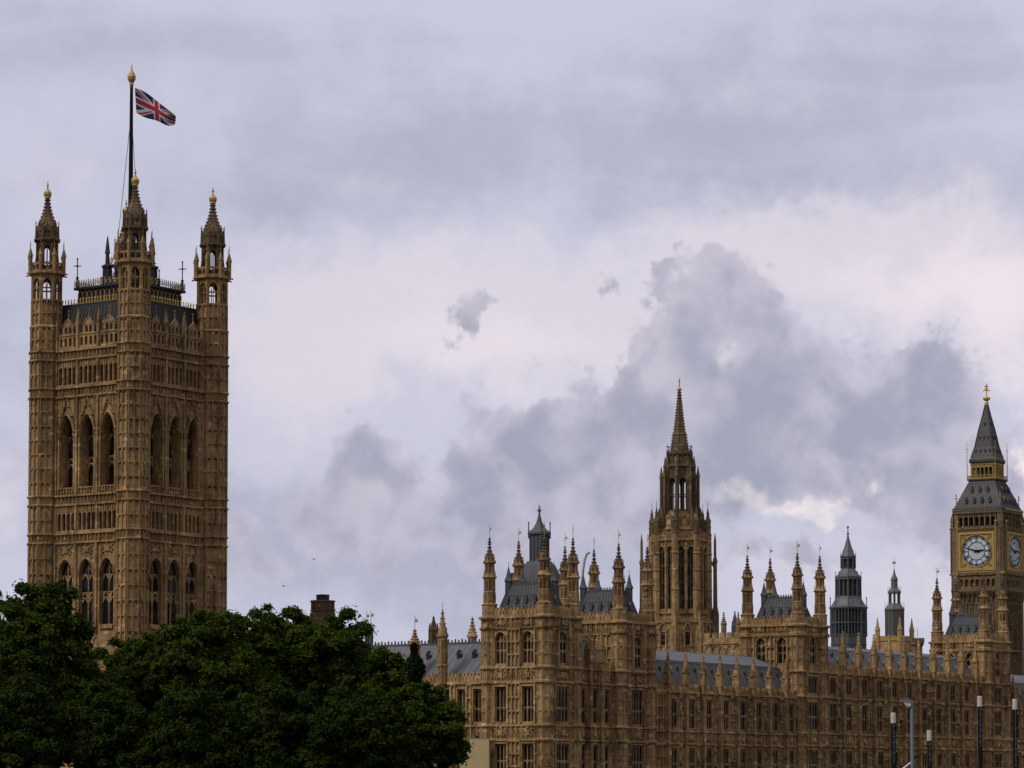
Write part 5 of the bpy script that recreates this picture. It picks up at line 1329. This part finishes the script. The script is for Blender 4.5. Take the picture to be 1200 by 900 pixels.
# ================================================================== TREES
def crown_mesh(seed, rx, rz, nclump, nleaf, leaf=.42, core=.0):
    """many leaf-sized faces in uneven clumps through the volume of a crown; centre at the origin"""
    g = np.random.default_rng(seed)
    # big boughs, each carrying many small tufts: an uneven outline with gaps and hollows
    nb = max(7, nclump // 6)
    d = g.normal(size=(nb, 3)); d /= np.linalg.norm(d, axis=1)[:, None]
    d[:, 2] = np.where(d[:, 2] < -.6, -d[:, 2], d[:, 2])
    bc = d * (.40 + .20 * g.random(nb))[:, None] * np.array([rx, rx, rz]); br = rx * (.38 + .16 * g.random(nb))
    br[1] = rx * .55; br[0] = rx * .46; br[2] = rx * .55; bc[0] = (0, 0, rz - br[0] * 1.02); bc[1] = (0, 0, 0); bc[2] = (rx * .1, 0, rz - rx * .85)
    nt = nclump * 5
    kb = g.choice(nb, nt, p=br ** 2 / (br ** 2).sum())
    e = g.normal(size=(nt, 3)); e /= np.linalg.norm(e, axis=1)[:, None]
    c = bc[kb] + e * (br[kb] * (.35 + .6 * g.random(nt) ** .5))[:, None]
    cr = rx * (.05 + .07 * g.random(nt) ** 1.6)
    k = g.choice(nt, nleaf, p=cr ** 2 / (cr ** 2).sum())
    p = g.normal(size=(nleaf, 3)); p /= np.linalg.norm(p, axis=1)[:, None]
    rr = cr[k] * (.35 + .8 * g.random(nleaf) ** .6 + (g.random(nleaf) < .2) * 1.1 * g.random(nleaf) ** 1.5)
    P = c[k] + p * rr[:, None] * np.array([1, 1, .75])
    nclump = nt
    # leaf orientation: roughly outwards/upwards with scatter
    n = p * .7 + np.array([0, 0, .5]) + g.normal(size=(nleaf, 3)) * .55
    n /= np.linalg.norm(n, axis=1)[:, None]
    t = np.cross(n, g.normal(size=(nleaf, 3))); t /= np.linalg.norm(t, axis=1)[:, None]
    b = np.cross(n, t); s = leaf * (.6 + .8 * g.random(nleaf))[:, None]
    fold = n * s * .18
    V = np.stack([P - t * s, P - b * s * .55 + fold, P + t * s, P + b * s * .55 + fold], 1).reshape(-1, 3)
    idx = np.arange(nleaf * 4).reshape(-1, 4)
    F = np.concatenate([idx[:, [0, 1, 2]], idx[:, [0, 2, 3]]])
    return V, F, c
def np_mesh(name, V, F, mt):
    me = bpy.data.meshes.new(name); me.vertices.add(len(V)); me.vertices.foreach_set('co', V.astype(np.float32).ravel())
    me.loops.add(F.size); me.loops.foreach_set('vertex_index', F.astype(np.int32).ravel())
    me.polygons.add(len(F)); me.polygons.foreach_set('loop_start', np.arange(0, F.size, 3, dtype=np.int32)); me.polygons.foreach_set('loop_total', np.full(len(F), 3, np.int32))
    me.materials.append(M[mt]); me.update(); me.validate(); return me
def tree(name, label, X, D, ytop, rpx, seed, aspect=1.25, nleaf=30000, mt='plane_leaf', leaf=.23, ncl=70, group=None):
    x = (X - 600) / F_PX * D; ztop = CZ + (930 - ytop) / F_PX * D; r = rpx / F_PX * D; rz = min(r * aspect * 1.25, (ztop - 3.6) / 2)
    T = Thing(name, label, 'tree', loc=(x, D, 3), rot=0, group=group)
    V, F, c = crown_mesh(seed, r, rz, ncl, int(nleaf * 3.2), leaf)
    zc = ztop - 3 - rz * .98
    me = np_mesh('crown', V, F, mt); T.part('crown', me, [], loc=(0, 0, zc))
    g = random.Random(seed); m = MB(); m.lathe(0, 0, [(r * .075, -.2), (r * .055, zc * .35), (r * .045, zc * .75), (r * .03, zc)], 9)
    for k in range(16):
        q = c[g.randrange(len(c))]; z0 = zc * (.5 + .5 * g.random()); mid = (q[0] * .45, q[1] * .45, (z0 + zc + q[2]) / 2 - .2)
        m.bar((0, 0, z0), mid, r * .022, 6, r * .015); m.bar(mid, (q[0] * .95, q[1] * .95, zc + q[2]), r * .015, 5, r * .006)
    T.part('trunk', m, 'bark')
    return T
TG = 'leafy trees in front of the great tower'
tree('plane_tree', 'large dark plane tree at the left edge hiding the foot of the great tower', 48, 352, 676, 92, 3, 1.2, 46000, group=TG, ncl=80)
tree('plane_tree', 'tree cut off by the left edge, tallest part beside the great tower', -42, 360, 674, 92, 5, 1.25, 30000, group=TG)
tree('plane_tree', 'tree in the low dip of the foliage before the near corner of the great tower', 144, 366, 742, 80, 8, 1.2, 34000, group=TG)
tree('plane_tree', 'broad rounded tree just right of the great tower, in front of its right corner', 240, 356, 708, 88, 13, 1.15, 46000, group=TG, ncl=80)
tree('plane_tree', 'rounded tree filling the gap just left of the tree nearest the chimney', 284, 360, 718, 66, 17, 1.2, 34000, group=TG)
tree('plane_tree', 'tree in front of the near corner turret of the great tower', 187, 360, 731, 60, 9, 1.2, 30000, group=TG)
tree('plane_tree', 'tree whose top reaches nearest the octagonal chimney', 325, 364, 708, 80, 21, 1.2, 40000, group=TG)
tree('plane_tree', 'tree between the octagonal chimney and the tall chimney shaft', 396, 362, 717, 80, 34, 1.2, 40000, group=TG)
tree('plane_tree', 'leafy tree tucked behind the lowest tree at the right end of the foliage', 446, 358, 762, 66, 61, 1.2, 34000, group=TG)
tree('plane_tree', 'lowest tree at the right end of the foliage against the pavilion corner', 497, 352, 798, 66, 55, 1.2, 40000, group=TG)
tree('plane_tree', 'dark lower tree in front at the bottom left corner', 20, 338, 790, 92, 89, 1.1, 34000, 'shaded_leaf', group=TG)
tree('plane_tree', 'dark lower tree in front, below the large plane tree at the left', 118, 340, 800, 88, 91, 1.1, 34000, 'shaded_leaf', group=TG)
tree('plane_tree', 'dark lower tree in front below the near corner of the great tower', 222, 336, 800, 90, 144, 1.1, 36000, 'shaded_leaf', group=TG)
tree('plane_tree', 'dark lower tree in front at the bottom centre of the foliage', 322, 340, 796, 88, 233, 1.1, 36000, 'shaded_leaf', group=TG)
tree('plane_tree', 'dark lower tree in front, rightmost of the front row', 415, 338, 806, 82, 377, 1.1, 34000, 'shaded_leaf', group=TG)
T = tree('evergreen_tree', 'narrow dark evergreen standing up before the grey palace roof', 485.5, 372, 756, 13, 31, 3.2, 200, 'fir_leaf', .3, 34)
for o in list(T.e.children):
    if o.name.startswith('crown'):
        g = np.random.default_rng(77); n = 9000; h = 17.5; zt_ = CZ + (930 - 754) / F_PX * 372 - 3
        zz = h * g.random(n) ** .8; r_ = (.12 + 1.55 * np.minimum(1, (zz / 5.5) ** .7)) * (.72 + .28 * np.sin(zz * 2.6 + 1.5 * np.sin(zz))) * (.35 + .75 * g.random(n) ** .5); a_ = g.random(n) * 6.283
        P = np.stack([r_ * np.cos(a_), r_ * np.sin(a_), zt_ - zz + .25 * r_], 1)
        q = g.normal(size=(n, 3)); q /= np.linalg.norm(q, axis=1)[:, None]; w = np.cross(q, g.normal(size=(n, 3))); w /= np.linalg.norm(w, axis=1)[:, None]
        V = np.stack([P - q * .26, P - w * .12, P + q * .26, P + w * .12], 1).reshape(-1, 3); ix = np.arange(n * 4).reshape(-1, 4)
        o.data = np_mesh('crown', V, np.concatenate([ix[:, [0, 1, 2]], ix[:, [0, 2, 3]]]), 'fir_leaf'); o.location = (0, 0, 0)
    else:
        m = MB(); m.bar((0, 0, -.2), (0, 0, zt_ - 1), .25, 8, .04); o.data = m.mesh('trunk', ['bark'])

# ================================================================== FOREGROUND: PIER, PILES, LAMP
def at(X, Y, D): return ((X - 600) / F_PX * D, D, CZ + (930 - Y) / F_PX * D)
def pile(X, ytop, D, wpx, label, ticks, seed):
    x, y, zt = at(X, ytop, D); r = wpx / 2 / F_PX * D; g = random.Random(seed); px = D / F_PX
    T = Thing('mooring_pile', label, 'pile', loc=(x, y, -3), rot=0, group='black mooring piles with white caps')
    b = MB(); H = zt + 3; hc = 12.2 * px; b.lathe(0, 0, [(r * 1.02, 0), (r, H - hc)], 16); T.part('post', b, 'pile_black')
    c = MB(); c.lathe(0, 0, [(r * 1.12, H - hc), (r * 1.12, H - hc * .08), (r * 1.0, H)], 16); T.part('cap', c, 'cap_white')
    t = MB(); t.box(-r * .05, r * .2, -r * 1.06, -r * .7, H - hc - 4 * px - ticks * 6.2 * px, H - hc)
    for k in range(ticks):
        z = H - hc - (3.2 + k * 6.2 + g.uniform(-.6, .6)) * px; w = r * g.uniform(.35, .7)
        t.box(-w + r * .25, w * .6 + r * .25, -r * 1.1, -r * .7, z - 1.0 * px, z + .6 * px)
    T.part('rung', t, 'rung_metal')
pile(1046.5, 835.5, 185, 5.4, 'black pile with a pale cap, left of the street lamp', 7, 1)
pile(1088.5, 856, 190, 5.0, 'shortest black pile with a pale cap, just right of the street lamp', 4, 2)
pile(1148, 816, 180, 5.2, 'tall black pile with a pale cap below the clock tower', 7, 3)
pile(1189, 819.5, 178, 5.0, 'tall black pile with pale cap at the far right edge', 11, 4)
x, y, zt = at(1068.3, 823, 150)
px = 150 / F_PX
g = MB(); g.box(-14, 22, -6, 6, 0, 1.4); solo('pier', g, 'decking', 'low floating timber pier deck carrying the street lamp', 'pier', loc=(x, y, .6))
T = Thing('street_lamp', 'grey tapered street lamp post with a tilted flat lamp head', 'lamp', loc=(x, y, 2), rot=0)
b = MB(); b.lathe(0, 0, [(.14, 0), (.14, 1.2), (2.35 * px, 1.3), (1.75 * px, zt - 2)], 14); b.lathe(0, 0, [(1.75 * px, zt - 2), (1.3 * px, zt - 2 + .04)], 14); T.part('post', b, 'lamp_grey')
def plate(m, pts, y0, y1): n = len(pts); m.idx([(a, y0, c) for a, c in pts] + [(a, y1, c) for a, c in pts], [tuple(range(n)), tuple(range(2 * n - 1, n - 1, -1))] + [(i, n + i, n + (i + 1) % n, (i + 1) % n) for i in range(n)])
hz = zt - 2
h = MB(); plate(h, [(-1.6 * px, hz - .2 * px), (-12.5 * px, hz + 1.0 * px), (-9.5 * px, hz + 2.6 * px), (-4 * px, hz + 3.0 * px), (-1.6 * px, hz + 2.0 * px)], -.16, .16); hd = T.part('lamp_head', h, 'lamp_grey')
h = MB(); plate(h, [(-1.4 * px, hz - .4 * px), (-10.5 * px, hz + .6 * px), (-7.5 * px, hz - 3.6 * px), (-4 * px, hz - 5.8 * px), (-1.4 * px, hz - 4.2 * px)], -.13, .13); T.part('lamp_glass', h, 'lamp_glass', hd)
h = MB(); plate(h, [(-12 * px, hz + 2.7 * px), (-8 * px, hz + 5.8 * px), (-4.5 * px, hz + 5.6 * px), (-4 * px, hz + 3.1 * px)], -.12, .12); T.part('lamp_hood', h, 'rust', hd)
# a boom crossing behind the lamp post
x0, _, z0 = at(1040, 910, 152); x1, _, z1 = at(1079, 883.5, 152); px2 = 152 / F_PX
T = Thing('boom_arm', 'slanting black boom with a white strut at the foot of the street lamp', 'boom', loc=(x0, 152, 2), rot=0)
b = MB(); b.bar((0, 0, -.4), (0, 0, z0 - 2), .14, 8); b.bar((0, 0, z0 - 2), (x1 - x0, 0, z1 - 2), .95 * px2, 8, .7 * px2); T.part('boom', b, 'pole_black')
xa, _, za = at(1046, 909, 152); xb, _, zb = at(1067.5, 893, 152)
b = MB(); b.bar((xa - x0, -.1, za - 2), (xb - x0, -.1, zb - 2), 1.05 * px2, 8); T.part('strut', b, 'white_paint')
# pale hoarding at the foot of the pavilion
T = Thing('hoarding', 'plain pale yellow hoarding panel at the foot of the pavilion beside the trees', 'hoarding', -18.2, 81.6, 3)
x0, x1 = -3.3, 1.9; zt = 15.6 - 3
b = MB(); b.box(x0, x1, -.15, 0, 0, zt)
T.part('panel', b, 'hoarding'); b = MB()
for x in (x0, -1.55, .2, x1): b.box(x - .05, x + .05, .0, .12, 0, zt)
b.box(x0, x1, -.2, .02, zt, zt + .1); T.part('frame', b, 'embankment')
# crane arm far behind the pavilion turrets
c = MB(); D = 620; P = [(681.5, 690), (683.5, 668), (685.5, 655), (688.2, 648.5), (691.5, 647)]
Q = [at(a, b, D) for a, b in P]; o3 = (Q[0][0], D, 3)
pts = [(0, 0, 0)] + [(q[0] - o3[0], 0, q[2] - 3) for q in Q]
for p, q in zip(pts[:-1], pts[1:]): c.bar(p, q, .28, 8)
solo('crane_arm', c, 'crane_grey', 'pale grey curved crane arm far behind between two pavilion turrets', 'crane', loc=o3)
# two birds
def bird(X, Y, D, s, tilt, label):
    x, y, z = at(X, Y, D); m = MB(); m.lathe(0, 0, [(.02, -.3), (.1, -.12), (.11, .08), (.06, .22), (.02, .34)], 8)
    m.v = [(v[2], v[1], v[0]) for v in m.v]
    for sg in (-1, 1): m.idx([(.12, 0, .03), (-.1, 0, .03), (-.16, sg * .38, .16 + tilt), (.06, sg * .36, .18 + tilt), (-.2, sg * .8, .02)], [(0, 1, 2, 3), (3, 2, 4)])
    o = solo('bird', m, 'pile_black', label, 'bird', 'birds flying', loc=(x, y, z)); o.scale = (s, s, s); o.rotation_euler = (0, .2, 1.9)
bird(332, 687, 300, .5, 0, 'tiny dark bird flying low, just above the treetops')
bird(367.3, 655.4, 300, .5, .1, 'tiny dark bird flying higher above the chimney')
